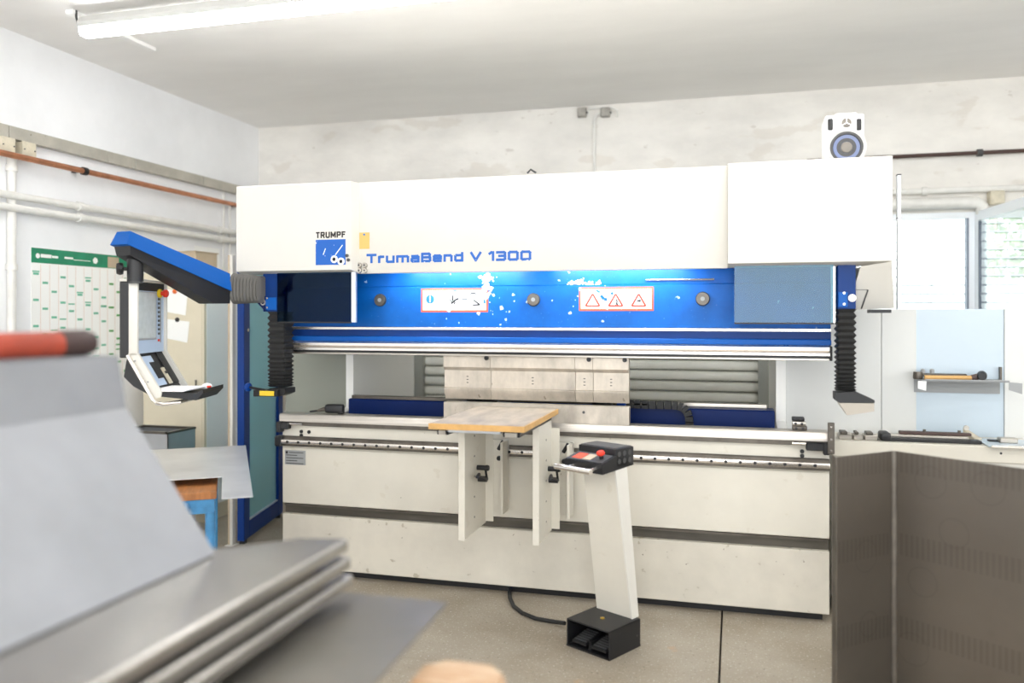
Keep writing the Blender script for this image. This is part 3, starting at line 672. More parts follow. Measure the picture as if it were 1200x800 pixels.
MB().prism([PY(983, 472, Y0), PY(993, 486.5, Y0), PY(1024.5, 482, Y0), PY(1024.5, 472.5, Y0)], (0, .1, 0)).build('barrier_head', 'head_grey', pb_)
cx, hw, zb = carrier(-1)
MB().prism([PY(304, 461, Y0), PY(316, 455, Y0), PY(334, 455, Y0), PY(334, 461, Y0), PY(328, 464, Y0), PY(304, 464, Y0)], (0, .12, 0)).build('barrier_bracket', 'black', pb_)
hd_ = MB().prism([PY(297, 457, Y0-.03), PY(297, 464.5, Y0-.03), PY(325, 464.5, Y0-.03), PY(325, 457, Y0-.03)], (0, .1, 0)).build('barrier_head', 'black_metal', pb_)
p, q = PY(304, 457.7, Y0-.032), PY(321, 463.8, Y0-.032); box('head_label', 'label_yellow', hd_, p.x, q.x, p.y, p.y+.003, q.z, p.z)
c = PY(291, 453.5, Y0-.0); MB().lathe([(.02, -.012), (.026, -.008), (.026, .008), (.02, .012)], c, (1, -.2, 0), 16).build('tension_knob', 'blue_door', pb_)
MB().cyl(c, PY(310, 457, Y0), .008, seg=8).build('knob_shaft', 'black', pb_)
# back gauge seen through the throat
YG = 4.93
ga, gb = PY(408, 466, YG), PY(908, 478, YG)
gz = 1.075
part('gauge_beam', 'blue_gauge', ga.x, gb.x, YG, YG+.16, .85, gz, .006)
part('gauge_strip', 'steel_dark', ga.x+.02, PY(540, 470, YG).x, YG+.01, YG+.05, gz, gz+.022, .002)
part('gauge_rail', 'steel', PY(780, 470, YG).x, gb.x-.04, YG+.1, YG+.13, gz, gz+.025, .003)
part('gauge_shaft', 'steel_dark', PY(520, 470, YG).x, PY(760, 470, YG).x, YG-.06, YG-.04, gz+.015, gz+.03, .003)
part('gauge_bridge', 'blue_door', PY(600, 470, YG).x, PY(735, 470, YG).x, YG-.03, YG+.02, gz+.0, gz+.018, .003)
for px, w_ in ((566, .14), (706, .06)):
    c = PY(px, 468, YG-.12); k_ = part('stop_finger', 'black', c.x-w_/2, c.x+w_/2, YG-.17, YG-.04, gz+.028, gz+.056, .008, 2)
    box('finger_tip', 'black_metal', k_, c.x-w_/2-.03, c.x+w_/2+.03, YG-.15, YG-.1, gz+.02, gz+.04, .006)
c = PY(729, 474, YG-.1); part('cable_clip', 'blue_door', c.x-.03, c.x+.02, YG-.12, YG-.02, gz-.02, gz+.035, .006)
ch = thing('cable_chain', 'black plastic cable chain bending down over blue gauge beam', 'cable chain', PY(812, 505, YG-.06))
path = [PY(x, y, YG-.06) for x, y in ((733, 473.5), (742, 474), (751, 474.3), (760, 474.6), (769, 474.8), (778, 475), (787, 475), (794, 475.8), (800, 478), (804.5, 482), (807, 488), (807.7, 495), (807.7, 503))]
for a, b in zip(path[:-1], path[1:]):
    d = (b-a).normalized(); n = Vector((-d.z, 0, d.x))*.022; e = d*.003
    MB().prism([a+n+e, b+n-e, b-n-e, a-n+e], (0, .05, 0)).build('chain_link', 'black_rubber', ch)
# rear panel boards filling the left bay of the machine
lp = PY(335, 500, 5.1)
part('bay_panel', 'bay_shade_grey', lp.x, -2.556, 5.1, 5.12, .1, 2.0)  # shade in the bay put into the grey panel colour

# bending tools
def punch(x0, x1, label):
    t = thing('bending_punch', label, 'punch', ((x0+x1)/2, YM, 1.13), group='punch segments in the beam')
    x0 += .0012; x1 -= .0012
    MB().prism([(x0, YM-.04, 1.39), (x0, YM-.04, 1.32), (x0, YM-.03, 1.31), (x0, YM-.02, 1.30), (x0, YM-.02, 1.20), (x0, YM-.03, 1.195), (x0, YM-.03, 1.185), (x0, YM+.0, 1.13), (x0, YM+.01, 1.13), (x0, YM+.02, 1.2), (x0, YM+.02, 1.39)], (x1-x0, 0, 0)).build('tool_body', 'tool_steel', t)
    cx = (x0+x1)/2
    for k in range(3): box('engraving', 'dark_grey', t, cx-.006, cx+.006, YM-.0205, YM-.0195, 1.262-k*.018, 1.267-k*.018)
    for xx in ([x1-.02] if x1-x0 < .3 else []): MB().lathe([(.013, 0), (.013, .01), (.006, .01), (.006, .004)], (xx, YM-.04, 1.375), (0, -1, 0), 12).build('safety_button', 'black_metal', t)
    return t
xs = [PY(x, 450, YM-.03).x for x in (520, 575, 674, 695, 737)]
for i, lab in enumerate(('medium steel punch segment beside the widest punch, over table end', 'widest steel punch segment clamped under the blue beam', 'narrowest steel punch segment between the wider punch segments', 'short steel punch segment with button at the row end by the cable chain')):
    punch(xs[i], xs[i+1], lab)
dt = thing('bending_die', 'long cream steel lower die standing on bed behind wooden board', 'die', ((xs[0]+xs[-1])/2, YM, 1.01))
MB().prism([(xs[0], YM-.03, 1.01), (xs[0], YM-.03, 1.112), (xs[0], YM-.005, 1.112), (xs[0], YM+.005, 1.095), (xs[0], YM+.015, 1.112), (xs[0], YM+.035, 1.112), (xs[0], YM+.035, 1.01)], (xs[-1]-xs[0], 0, 0)).build('die_body', 'tool_steel', dt)
MB().lathe([(.008, 0), (.008, .002), (0, .002)], PY(684, 483, YM-.03), (0, -1, 0), 10).build('die_mark', 'dark_grey', dt)
# things lying on the bed
p = PY(385, 486, YM+.03)
t = thing('hand_tool', 'black pistol shaped hand tool lying on the bed end', 'tool', (p.x, YM+.03, 1.01), .15)
MB().box(-.02, .1, -.025, .025, .005, .06, .015, 3).build('tool_body', 'black', t, world=False)
MB().box(.06, .1, -.02, .02, .0, .05, .008, 2).build('grip', 'black_rubber', t, world=False)
MB().cyl((-.02, 0, .03), (-.07, 0, .018), .016, .008, 12).build('nose', 'steel_dark', t, world=False)
MB().cyl((-.06, 0, .02), (-.12, 0, .012), .006, seg=8).build('bit', 'black_metal', t, world=False)
p = PY(936, 503, YM+.04)
for k, (z0, dx, m) in enumerate(((1.01, .004, 'steel_dark'), (1.034, 0, 'steel'), (1.058, -.004, 'black_metal'))):
    t = thing('clamp_block', ('bottom', 'middle', 'topmost')[k]+' small steel clamp block in stack on the bed', 'clamp', (p.x, YM+.04, z0), group='stacked clamp blocks')
    w_ = .038-k*.003
    box('block', m, t, p.x-w_+dx, p.x+w_+dx, YM+.015, YM+.06, z0, z0+.022, .005, 2)
    for s_ in (-.5, .4): MB().cyl((p.x+dx+s_*w_, YM+.01, z0+.011), (p.x+dx+s_*w_, YM+.02, z0+.011), .007, seg=10).build('screw', 'black', t)

# ================================================================== support table on the bed rail
st = thing('sheet_support', 'white bracket support table with wooden board on machine front', 'support table', (-1.2, 4.3, .43))
top = MB().box(-1.432, -.96, 3.74, 4.51, 1.072, 1.1, .004).build('board', 'wood_top', st)
box('board_edge', 'wood_edge', top, -1.436, -.956, 3.736, 3.742, 1.07, 1.098); box('board_edge', 'wood_edge', top, -.961, -.955, 3.738, 4.51, 1.07, 1.098)
box('carrier_plate', 'aluminium', st, -1.36, -1.08, 3.77, 4.45, 1.052, 1.07, .003)
for x0, x1 in ((-1.405, -1.345), (-1.07, -.985)):
    box('slide_rail', 'black_metal', st, x0, x1, 3.77, 4.47, 1.04, 1.07, .003); box('rail_stop', 'steel', st, x0+.012, x1-.012, 3.76, 3.775, 1.042, 1.062)
for px, sx in ((537.5, -1.36), (624.5, -.978)):
    pf = PX(545 if sx < -1.1 else 632, 632 if sx < -1.1 else 638, sx); yf = pf.y; zb = pf.z
    xf = PY(px, 600, yf).x
    arm = box('upright', 'cream', st, sx-.006, sx, yf, 4.44, zb, 1.045, .001)
    # slanted lower end: front flange and rear flange
    box('front_flange', 'cream', arm, xf, sx, yf-.006, yf, zb-.005, 1.045, .001)
    box('rear_flange', 'cream', arm, sx, sx+.045, 4.434, 4.44, zb+.01, 1.0)
    for k in range(5):
        for yy in (yf+.16,): MB().lathe([(.006, 0), (.006, .001), (0, .001)], (sx, yy, zb+.08+k*.11), (1, 0, 0), 8).build('hole', 'black', arm)
    br = box('rail_bracket', 'cream', st, sx-.004, sx+.10, 4.545, 4.555, .50, .905, .001)
    box('bracket_web', 'cream', br, sx+.085, sx+.10, 4.44, 4.546, .50, .905, .001)
    box('bracket_hook', 'cream', br, sx+.01, sx+.10, 4.54, 4.57, .80, .905)
    # clamp lever: knobs and crank
    yk = yf+.13
    cr = MB().cyl((sx-.0, yk+.08, .79), (sx+.045, yk+.08, .79), .014, seg=12).cyl((sx+.0, yk+.1, .725), (sx+.05, yk+.1, .725), .016, seg=12).tube([(sx+.045, yk+.08, .795), (sx+.05, yk+.1, .725)], .007, 6).cyl((sx+.03, yk+.02, .765), (sx+.04, yk-.05, .765), .009, seg=10).tube([(sx+.04, yk-.02, .765), (sx+.052, yk+.1, .725)], .006, 6).build('clamp_lever', 'black', st)
    MB().lathe([(.014, 0), (.017, .01), (.014, .022)], (sx+.045, yk+.08, .79), (1, 0, 0), 12).build('lever_knob', 'black_rubber', cr)
    kb = MB().lathe([(.013, 0), (.015, .006), (.012, .018), (0, .018)], (sx+.05, 4.543, .80), (0, -1, 0), 14).build('bracket_knob', 'black', br)
    MB().tube([(sx+.045, 4.54, .85), (sx+.075, 4.535, .9)], .011, 8).build('bracket_lever', 'black', br)

# ================================================================== pedal stand
A = PZ(663.7, 756, 0); rz = math.radians(-29)
pd = thing('pedal_stand', 'black foot pedal box with slanted white column and control panel', 'foot control', (A.x, A.y, 0), rz)
def lb(name, m, par, *a, **k): return MB().box(*a).build(name, m, par, world=False, **k)
W_, D_, Hh = .265, .25, .135
t_ = .008
base = MB().box(0, W_, 0, D_, 0, t_).box(0, t_, 0, D_, 0, Hh, .003).box(W_-t_, W_, 0, D_, 0, Hh, .003).box(0, W_, D_-t_, D_, 0, Hh, .003).box(0, W_, .0, D_, Hh-t_, Hh, .003).build('pedal_box', 'black_metal', pd, world=False)
for x0 in (.03, .15):
    pm = MB().hexa([(x0, .01, .025), (x0+.085, .01, .025), (x0+.085, .13, .05), (x0, .13, .05), (x0, .01, .037), (x0+.085, .01, .037), (x0+.085, .13, .062), (x0, .13, .062)]).build('pedal', 'black', pd, world=False)
    for k in range(6): MB().hexa([(x0+.006, .02+k*.018, .0385+k*.0037), (x0+.079, .02+k*.018, .0385+k*.0037), (x0+.079, .028+k*.018, .040+k*.0037), (x0+.006, .028+k*.018, .040+k*.0037), (x0+.006, .02+k*.018, .0425+k*.0037), (x0+.079, .02+k*.018, .0425+k*.0037), (x0+.079, .028+k*.018, .044+k*.0037), (x0+.006, .028+k*.018, .044+k*.0037)]).build('tread', 'dark_grey', pm, world=False)
lb('divider', 'black', pd, .125, .14, .02, .14, .008, .05)
MB().lathe([(.011, 0), (.011, .004), (.006, .005), (0, .005)], (.13, .12, Hh), (0, 0, 1), 14).build('brass_screw', 'brass', pd, world=False)
y0, y1 = .215, .105; zt = .885
def col_pts(x, dx): return (x+dx*0)
MB().hexa([(.02, y0, Hh), (.235, y0, Hh), (.235, y0+.035, Hh), (.02, y0+.035, Hh), (.018, y1, zt), (.215, y1, zt), (.215, y1+.07, zt), (.018, y1+.07, zt)]).build('column', 'cream', pd, world=False)
MB().hexa([(.235, y0-.004, Hh), (.243, y0-.004, Hh), (.243, y0+.05, Hh), (.235, y0+.05, Hh), (.215, y1-.004, zt), (.223, y1-.004, zt), (.223, y1+.09, zt), (.215, y1+.09, zt)]).build('column_flange', 'cream_clean', pd, world=False)
box_ = MB().hexa([(-.01, 0, .868), (.225, 0, .868), (.225, .25, .885), (-.01, .25, .885), (-.01, -.002, .918), (.225, -.002, .918), (.225, .112, .945), (-.01, .112, .945)]).build('control_box', 'black_metal', pd, world=False)
MB().box(-.01, .225, .105, .25, .885, .977, .006, 2).build('terminal_block', 'black_metal', box_, world=False)
lb('block_lid', 'dark_grey', box_, .0, .215, .115, .24, .977, .98)
sl = math.atan2(.027, .112)
Mx = Matrix.Translation((0, -.002, .9185)) @ Matrix.Rotation(sl, 4, 'X')
pp = MB().box(.0, .215, .006, .104, 0, .003, M=Mx).build('key_panel', 'dark_grey', pd, world=False)
MB().box(.02, .08, .02, .085, .003, .004, M=Mx).build('red_label', 'sign_red', pp, world=False)
MB().box(.085, .135, .02, .085, .003, .004, M=Mx).build('white_label', 'cardboard', pp, world=False)
nrm = Mx.to_3x3() @ Vector((0, 0, 1)); o_ = Mx @ Vector((.178, .055, .003))
es = MB().lathe([(.011, 0), (.011, .018), (0, .018)], o_, nrm, 14).build('stop_stem', 'black', pd, world=False)
MB().lathe([(.013, .016), (.02, .02), (.021, .03), (.016, .037), (0, .038)], o_, nrm, 18).build('stop_button', 'red', es, world=False)
hb_ = MB().cyl((-.015, -.065, .888), (.205, -.065, .888), .014, seg=14).build('handle_bar', 'steel_bright', pd, world=False)
for x in (.05, .185): MB().tube([(x, .0, .893), (x, -.065, .888)], .008, 8).build('handle_post', 'steel_bright', hb_, world=False)
for k in range(6):
    xx = .226; MB().lathe([(.013, 0), (.013, .0015), (0, .0015)], (.225, .13+(k % 3)*.042, .915+(k//3)*.036), (1, 0, 0), 10).build('cable_knockout', 'dark_grey', pd, world=False)
# pedal cable
cp = [PZ(597, 691, .012), PZ(597.5, 700, .012), PZ(602, 710, .012), PZ(612, 718, .012), PZ(628, 724.5, .012), PZ(645, 727.5, .012), PZ(662, 730, .03)]
cp = [cp[0]+Vector((0, .12, 0))]+cp
MB().tube(cp, .011, 10).build('pedal_cable', 'black_rubber', label='black cable on the floor from machine to pedal stand', cat='cable')

# ================================================================== control arm and terminal

ta, tb_ = Vector((-3.045, 3.52, 0)), Vector((-2.905, 4.2, 0))      # arm axis in plan
ad = (tb_-ta).normalized(); an = Vector((ad.y, -ad.x, 0))           # towards +x side
def ap(s, n, z): return ta+ad*s+an*n+Vector((0, 0, z))
Ln = (tb_-ta).length
w0 = .065
# blue cover: top prism along the axis, rises to the tip
ar = MB().hexa([ap(0, -w0, 1.985), ap(0, w0, 1.985), ap(Ln, w0+.01, 1.765), ap(Ln, -w0-.01, 1.765),
           ap(.03, -w0+.015, 2.055), ap(.03, w0-.015, 2.055), ap(Ln+.005, w0-.01, 1.868), ap(Ln+.005, -w0+.01, 1.868)]).build('control_arm', 'blue_clean', pb_, label='blue and black slanted swivel arm with ribbed boot')
MB().hexa([ap(.03, -w0+.012, 1.93), ap(.03, w0-.012, 1.93), ap(Ln*.83, w0-.006, 1.69), ap(Ln*.83, -w0+.006, 1.69),
           ap(.02, -w0+.004, 1.985), ap(.02, w0-.004, 1.985), ap(Ln, w0, 1.768), ap(Ln, -w0, 1.768)]).build('arm_channel', 'black', ar)
MB().hexa([ap(Ln*.82, -w0+.006, 1.692), ap(Ln*.82, w0-.006, 1.692), ap(Ln, w0-.004, 1.692), ap(Ln, -w0+.004, 1.692),
           ap(Ln*.8, -w0+.004, 1.80), ap(Ln*.8, w0-.004, 1.80), ap(Ln, w0, 1.768), ap(Ln, -w0, 1.768)]).build('arm_heel', 'black', ar)
# ribbed boot
b0, b1 = PY(275, 338, 4.24), PY(309, 339, 4.36)
rs = []; n = 18
for i in range(n+1):
    t = i/n; c = b0.lerp(b1, t); k = .004 if i % 2 else -.006
    h = .088-.012*t+k; w = .06+k
    rs.append([c+Vector((0, math.copysign(abs(math.cos(q))**.6, math.cos(q))*w, math.copysign(abs(math.sin(q))**.6, math.sin(q))*h)) for q in [6.283*j/20 for j in range(20)]])
MB().rings(rs).build('ribbed_boot', 'grey_rubber', ar, smooth=25)
MB().prism([PY(302, 347, 4.37), PY(311, 347, 4.37), PY(311, 365, 4.37), PY(297, 350, 4.37)], (0, .05, 0)).build('boot_bracket', 'blue_navy', ar)
# hanging post
hp_ = Vector((-2.985, 3.66, 0))
tip = ap(.10, .0, 0); hp_ = tip
MB().cyl(hp_+Vector((0, 0, 1.80)), hp_+Vector((0, 0, 1.96)), .04, seg=20).build('swivel_post', 'black', ar)
MB().cyl(hp_+Vector((0, 0, 1.79)), hp_+Vector((0, 0, 1.806)), .034, seg=20).build('post_collar', 'dark_grey', ar)
kk = hp_+Vector((-.045, -.03, 1.865))
MB().lathe([(.010, -.02), (.010, .0), (.03, .004), (.034, .018), (.028, .034), (0, .036)], kk, (-.8, -.55, 0), 10).build('star_knob', 'black', ar, smooth=20)
# terminal
R = Vector((math.cos(YAW), math.sin(YAW), 0)); Fv = Vector((-math.sin(YAW), math.cos(YAW), 0))
dep = 4.28; P = Fv*dep+R*((161-600)/F*dep)
tm = thing('control_terminal', 'white hanging control terminal with screen, keyboard tray and chrome handle', 'control panel', (P.x, P.y, 1.17), math.radians(16.8))
z0 = 1.17
def tl(name, m, par, x0, x1, y0, y1, za, zb_, b=0, seg=1): return MB().box(x0, x1, y0, y1, za-z0, zb_-z0, b, seg).build(name, m, par, world=False)
tl('screen_body', 'black', tm, -.095, -.045, .005, .38, 1.40, 1.80, .004)
bz = tl('near_cheek', 'cream_clean', tm, -.047, .0, 0, .022, 1.41, 1.812, .005, 2)
tl('far_cheek', 'cream_clean', tm, -.047, .004, .375, .395, 1.41, 1.812, .005, 2)
tl('top_cap', 'cream_clean', tm, -.095, .0, .0, .395, 1.80, 1.815, .004)
fc = tl('screen_panel', 'console_blue', tm, -.045, -.012, .022, .375, 1.42, 1.80)
tl('top_band', 'black', fc, -.012, -.009, .024, .373, 1.755, 1.80)
tl('screen_bezel', 'grey', fc, -.012, -.0095, .03, .268, 1.49, 1.75); tl('screen', 'screen', fc, -.0095, -.008, .04, .258, 1.50, 1.745)
for k in range(9): tl('function_key', 'dark_grey', fc, -.012, -.008, .295, .315, 1.515+k*.024, 1.527+k*.024)
tl('red_key', 'red', fc, -.012, -.008, .293, .315, 1.478, 1.49); tl('key_strip', 'grey', fc, -.012, -.010, .325, .335, 1.47, 1.72)
sb = MB().lathe([(.024, 0), (.024, .014), (.018, .016), (0, .016)], (-.01, .3, 1.745-z0), (1, 0, 0), 16).build('stop_base', 'label_yellow', fc, world=False)
MB().lathe([(.012, .014), (.012, .028), (.021, .03), (.022, .045), (.015, .052), (0, .053)], (-.01, .3, 1.745-z0), (1, 0, 0), 16).build('stop_button', 'red', sb, world=False)
# lower console: two sloping cheeks, recess, tray
def cheek(name, ya, yb): 
    return MB().prism([(-.047, ya, 1.425-z0), (0, ya, 1.425-z0), (.125, ya, 1.215-z0), (.12, ya, 1.195-z0), (.10, ya, 1.19-z0), (.085, ya, 1.195-z0), (-.047, ya, 1.405-z0)], (0, yb-ya, 0)).build(name, 'cream_clean', tm, world=False)
ck1 = cheek('near_console_cheek', 0, .022); cheek('far_console_cheek', .375, .395)
for xx, zz in ((-.012, 1.385), (.055, 1.275)): MB().lathe([(.005, 0), (.005, .003), (0, .003)], (xx, 0, zz-z0), (0, -1, 0), 8).build('cheek_screw', 'grey', ck1, world=False)
MB().prism([(-.06, .022, 1.42-z0), (-.03, .022, 1.42-z0), (.09, .022, 1.215-z0), (.06, .022, 1.2-z0), (-.03, .022, 1.25-z0), (-.08, .022, 1.30-z0)], (0, .353, 0)).build('console_back', 'black', tm, world=False)
sl_ = Vector((.12, 0, -.205)).normalized(); sn_ = Vector((.205, 0, .12)).normalized()
def onslope(name, m, s0, s1, ya, yb, h=.004, par=None):
    o0 = Vector((-.028, 0, 1.418-z0)); p = [o0+sl_*s0, o0+sl_*s1, o0+sl_*s1+sn_*h, o0+sl_*s0+sn_*h]
    return MB().prism([(q.x, ya, q.z) for q in p], (0, yb-ya, 0)).build(name, m, par or tm, world=False)
onslope('console_plate', 'console_blue', .02, .2, .024, .2, .005); onslope('disc_slot', 'black', .06, .16, .13, .2, .008)
onslope('socket_strip', 'beige_box', .10, .2, .24, .275, .008); onslope('socket', 'ink', .125, .14, .248, .266, .012); onslope('black_plate', 'black', .0, .2, .29, .375, .005)
ty = 1.222
trp = MB().prism([(.06, .01, ty-z0), (.30, .01, ty-z0-.01), (.335, .01, ty-z0+.012), (.335, .01, ty-z0-.008), (.30, .01, ty-z0-.045), (.06, .01, ty-z0-.02)], (0, .33, 0)).build('keyboard_tray', 'black_metal', tm, world=False)
tube = [(-.045, -.012, 1.415-z0), (.02, -.012, 1.30-z0), (.085, -.012, 1.185-z0), (.105, -.012, 1.165-z0), (.13, .0, 1.158-z0), (.2, .04, 1.165-z0), (.20, .34, 1.165-z0), (.13, .395, 1.158-z0), (.085, .407, 1.185-z0), (-.04, .407, 1.40-z0)]
MB().tube(tube, .011, 10).build('chrome_handle', 'steel_bright', tm, world=False)
ppr = thing('paper_sheets', 'white paper sheets lying on the terminal tray', 'paper', tuple(tm.matrix_basis @ Vector((.1, .1, ty-z0+.002))), math.radians(10))
MB().box(-.06, .15, -.085, .15, .0, .004).build('sheet', 'paper', ppr, world=False); MB().box(-.04, .16, -.07, .155, .004, .012, .002).build('upper_sheet', 'paper', ppr, world=False)
q = Matrix.Translation((P.x, P.y, 1.17)) @ Matrix.Rotation(math.radians(16.8), 4, 'Z')
ppr.location = q @ Vector((.10, .10, ty-z0+.001))
ms = thing('computer_mouse', 'small white and red computer mouse on the terminal tray', 'mouse', q @ Vector((.272, .255, ty-z0-.008)), math.radians(60))
MB().lathe([(.012, 0), (.03, .004), (.031, .014), (.024, .026), (.012, .032), (0, .034)], (0, 0, .0), (0, 0, 1), 18).build('mouse_shell', 'white', ms, world=False)
MB().box(-.012, .012, -.033, -.02, .008, .022, .004, 2).build('red_wheel', 'red', ms, world=False)

# ================================================================== left rear: cabinet, door, bin, table
cb = thing('tall_cabinet', 'tall beige metal cabinet with papers pinned to its front', 'cabinet', (-4.3, 5.8, 0))
CX0, CX1, CY0, CY1, CZ = -4.56, -4.0, 5.545, 6.3, 1.97
box('cabinet_body', 'beige', cb, CX0, CX1, CY0+.02, CY1, .07, CZ, .004)
box('cabinet_plinth', 'beige', cb, CX0+.01, CX1-.004, CY0+.025, CY1, 0, .072)
dd = box('cabinet_door', 'beige', cb, CX0, CX1-.018, CY0, CY0+.02, .09, CZ-.01, .003)
MB().cyl((CX1-.06, CY0-.018, 1.0), (CX1-.06, CY0-.018, 1.12), .007, seg=8).build('door_handle', 'steel_dark', dd)
box('corner_trim', 'beige', cb, CX1-.016, CX1+.002, CY0, CY0+.02, .07, CZ)
box('lit_side_panel', 'white', cb, CX1, CX1+.004, CY0+.03, CY1-.02, .12, CZ-.03, .001)  # window light on the beige side put in as a white panel
for (x0, x1, ya, yb, pin, m, lab) in ((186, 220, 338, 368, (205, 341.5), 'orange', 'white paper on beige cabinet held by orange magnet'), (190, 222, 373, 400, (208, 374.5), 'ink', 'white paper on beige cabinet held by black magnet')):
    p, q_ = PY(x0, ya, CY0-.002), PY(x1, yb, CY0-.002)
    t = thing('pinned_paper', lab, 'paper', ((p.x+q_.x)/2, CY0, q_.z), group='papers on the cabinet')
    MB().prism([(p.x, CY0-.003, p.z), (q_.x, CY0-.003, p.z-.025), (q_.x-.02, CY0-.003, q_.z-.01), (p.x, CY0-.003, q_.z+.03)], (0, .002, 0)).build('sheet', 'paper', t)
    c = PY(*pin, CY0-.004); MB().lathe([(.018, 0), (.018, .008), (.012, .012), (0, .012)], c, (0, -1, 0), 14).build('magnet', m, t)
bx_ = thing('cardboard_box', 'brown cardboard box on top of the beige cabinet', 'box', (-4.27, 5.75, CZ))
box('carton', 'cardboard', bx_, -4.40, -4.13, 5.62, 5.9, CZ, 2.13, .003); box('flap', 'cardboard', bx_, -4.41, -4.265, 5.61, 5.91, 2.13, 2.137); box('flap', 'cardboard', bx_, -4.262, -4.12, 5.61, 5.91, 2.13, 2.137)
# blue framed glass guard door
da, db = PZ(282, 634, .03), PZ(328, 600, .03); dv = (db-da); dl = dv.length; rzd = math.atan2(dv.y, dv.x)
gdr = thing('guard_door', 'blue framed guard door with teal glass beside the press brake', 'door', (da.x, da.y, 0), rzd)
def gl(name, m, par, *a): return MB().box(*a).build(name, m, par, world=False)
gf = MB().box(0, .11, -.025, .025, .03, 2.05, .003).box(dl-.11, dl, -.025, .025, .03, 2.05, .003).box(.11, dl-.11, -.025, .025, .03, .15, .003).box(.11, dl-.11, -.025, .025, 1.95, 2.05, .003).build('door_frame', 'blue_door', gdr, world=False)
gl('glass', 'door_glass', gdr, .1, dl-.1, -.004, .004, .14, 1.96)
gl('glazing_bead', 'blue_clean', gdr, .11, .125, -.02, .0, .15, 1.95); gl('glazing_bead', 'aluminium', gdr, .11, dl-.11, -.02, 0, .15, .158)
for x in (.05, dl-.05): gl('door_foot', 'black', gdr, x-.02, x+.02, -.02, .02, 0, .03)
MB().lathe([(.012, 0), (.012, .01), (0, .01)], (.06, -.025, 1.52), (0, -1, 0), 12).build('door_bolt', 'steel_bright', gdr, world=False)
pp_ = PZ(270.5, 639, 0)
ps = thing('door_post', 'narrow cream and brown post at the blue guard door', 'post', pp_)
box('post_tube', 'cream_clean', ps, pp_.x-.004, pp_.x+.02, pp_.y-.01, pp_.y+.03, 0, 2.05, .003); box('brown_edge', 'cardboard', ps, pp_.x-.025, pp_.x-.004, pp_.y, pp_.y+.03, 0, 2.05, .002); box('post_foot', 'cream_clean', ps, pp_.x-.03, pp_.x+.03, pp_.y-.03, pp_.y+.05, 0, .006)
# grey bin
bn = thing('metal_bin', 'grey sheet metal bin with black opening below the terminal', 'bin', (-4.05, 4.95, 0))
p1, p2 = PZ(187, 508, .8), PZ(218, 504, .8)
bm_ = MB()
bx0, bx1, by0, by1 = p2.x-.44, p2.x, p1.y-.0, p1.y+.3
for a_ in ((bx0, bx0+.006, by0, by1), (bx1-.006, bx1, by0, by1), (bx0, bx1, by0, by0+.006), (bx0, bx1, by1-.006, by1)): bm_.box(a_[0], a_[1], a_[2], a_[3], 0, .8)
bm_.box(bx0, bx1, by0, by1, 0, .01); bm_.build('bin_body', 'sheet_grey', bn)
rim = MB()
for a_ in ((bx0-.004, bx0+.02, by0-.004, by1+.004), (bx1-.02, bx1+.004, by0-.004, by1+.004), (bx0, bx1, by0-.004, by0+.02), (bx0, bx1, by1-.02, by1+.004)): rim.box(a_[0], a_[1], a_[2], a_[3], .797, .812)
rim.build('rim', 'steel_dark', bn); box('dark_fill', 'black', bn, bx0+.012, bx1-.012, by0+.012, by1-.012, .012, .74)  # black block fills the dark inside of the bin
# table with blue legs, plywood top and metal sheet on it
c0 = PZ(296.6, 581.6, .8); cf = PZ(288, 521.5, .8); eu = (cf-c0); lu = eu.length; eu.normalize(); ev = Vector((-eu.y, eu.x, 0))   # ev points left/near
rzt = math.atan2(eu.y, eu.x)
tbm = Matrix.Translation((c0.x, c0.y, 0)) @ Matrix.Rotation(rzt, 4, 'Z')       # local x along eu, local y along ev
tbl = thing('side_table', 'blue legged side table with plywood top and towel handle', 'table', (c0.x, c0.y, 0), rzt)
x_n = .53-.06
def tb2(name, m, par, *a): return MB().box(*a).build(name, m, par, world=False)
tb2('plywood_top', 'plywood', tbl, .36, 1.5, .16, 1.0, .725, .76, .002)
tb2('apron', 'blue_leg', tbl, .37, .41, .17, .99, .655, .725); tb2('apron', 'blue_leg', tbl, 1.45, 1.49, .17, .99, .655, .725); tb2('side_apron', 'blue_leg', tbl, .41, 1.45, .17, .21, .655, .725); tb2('side_apron', 'blue_leg', tbl, .41, 1.45, .95, .99, .655, .725)
for lx, ly in ((.39, .19), (1.47, .19), (.39, .97), (1.47, .97)): MB().cyl((lx, ly, 0), (lx, ly, .66), .024, seg=14).build('leg', 'blue_leg', tbl, world=False)
MB().tube([(.37, .30, .70), (.33, .30, .69), (.315, .33, .675), (.31, .40, .665), (.31, .62, .665), (.315, .69, .675), (.33, .72, .69), (.37, .72, .70)], .017, 10).build('towel_handle', 'blue_leg', tbl, world=False)
for k, (x_, y_) in enumerate(((.75, .35), (1.3, .35))):
    MB().box(x_, x_+.06, y_-.12, y_+.5, .76, .797).build('spacer_batten', 'wood', label=('wooden spacer batten under the notch side of metal sheet', 'wooden spacer batten under the far end of metal sheet')[k], cat='batten', group='spacer battens').matrix_basis = tbm
shp = [(0, 0), (0, .135), (.53, .135), (.53, .9), (lu, .9), (lu, 0)]
sh = MB().prism([tbm @ Vector((x, y, .797)) for x, y in shp], (0, 0, .003)).build('metal_sheet', 'sheet_table', label='shiny notched metal sheet lying on blue legged table', cat='metal sheet')

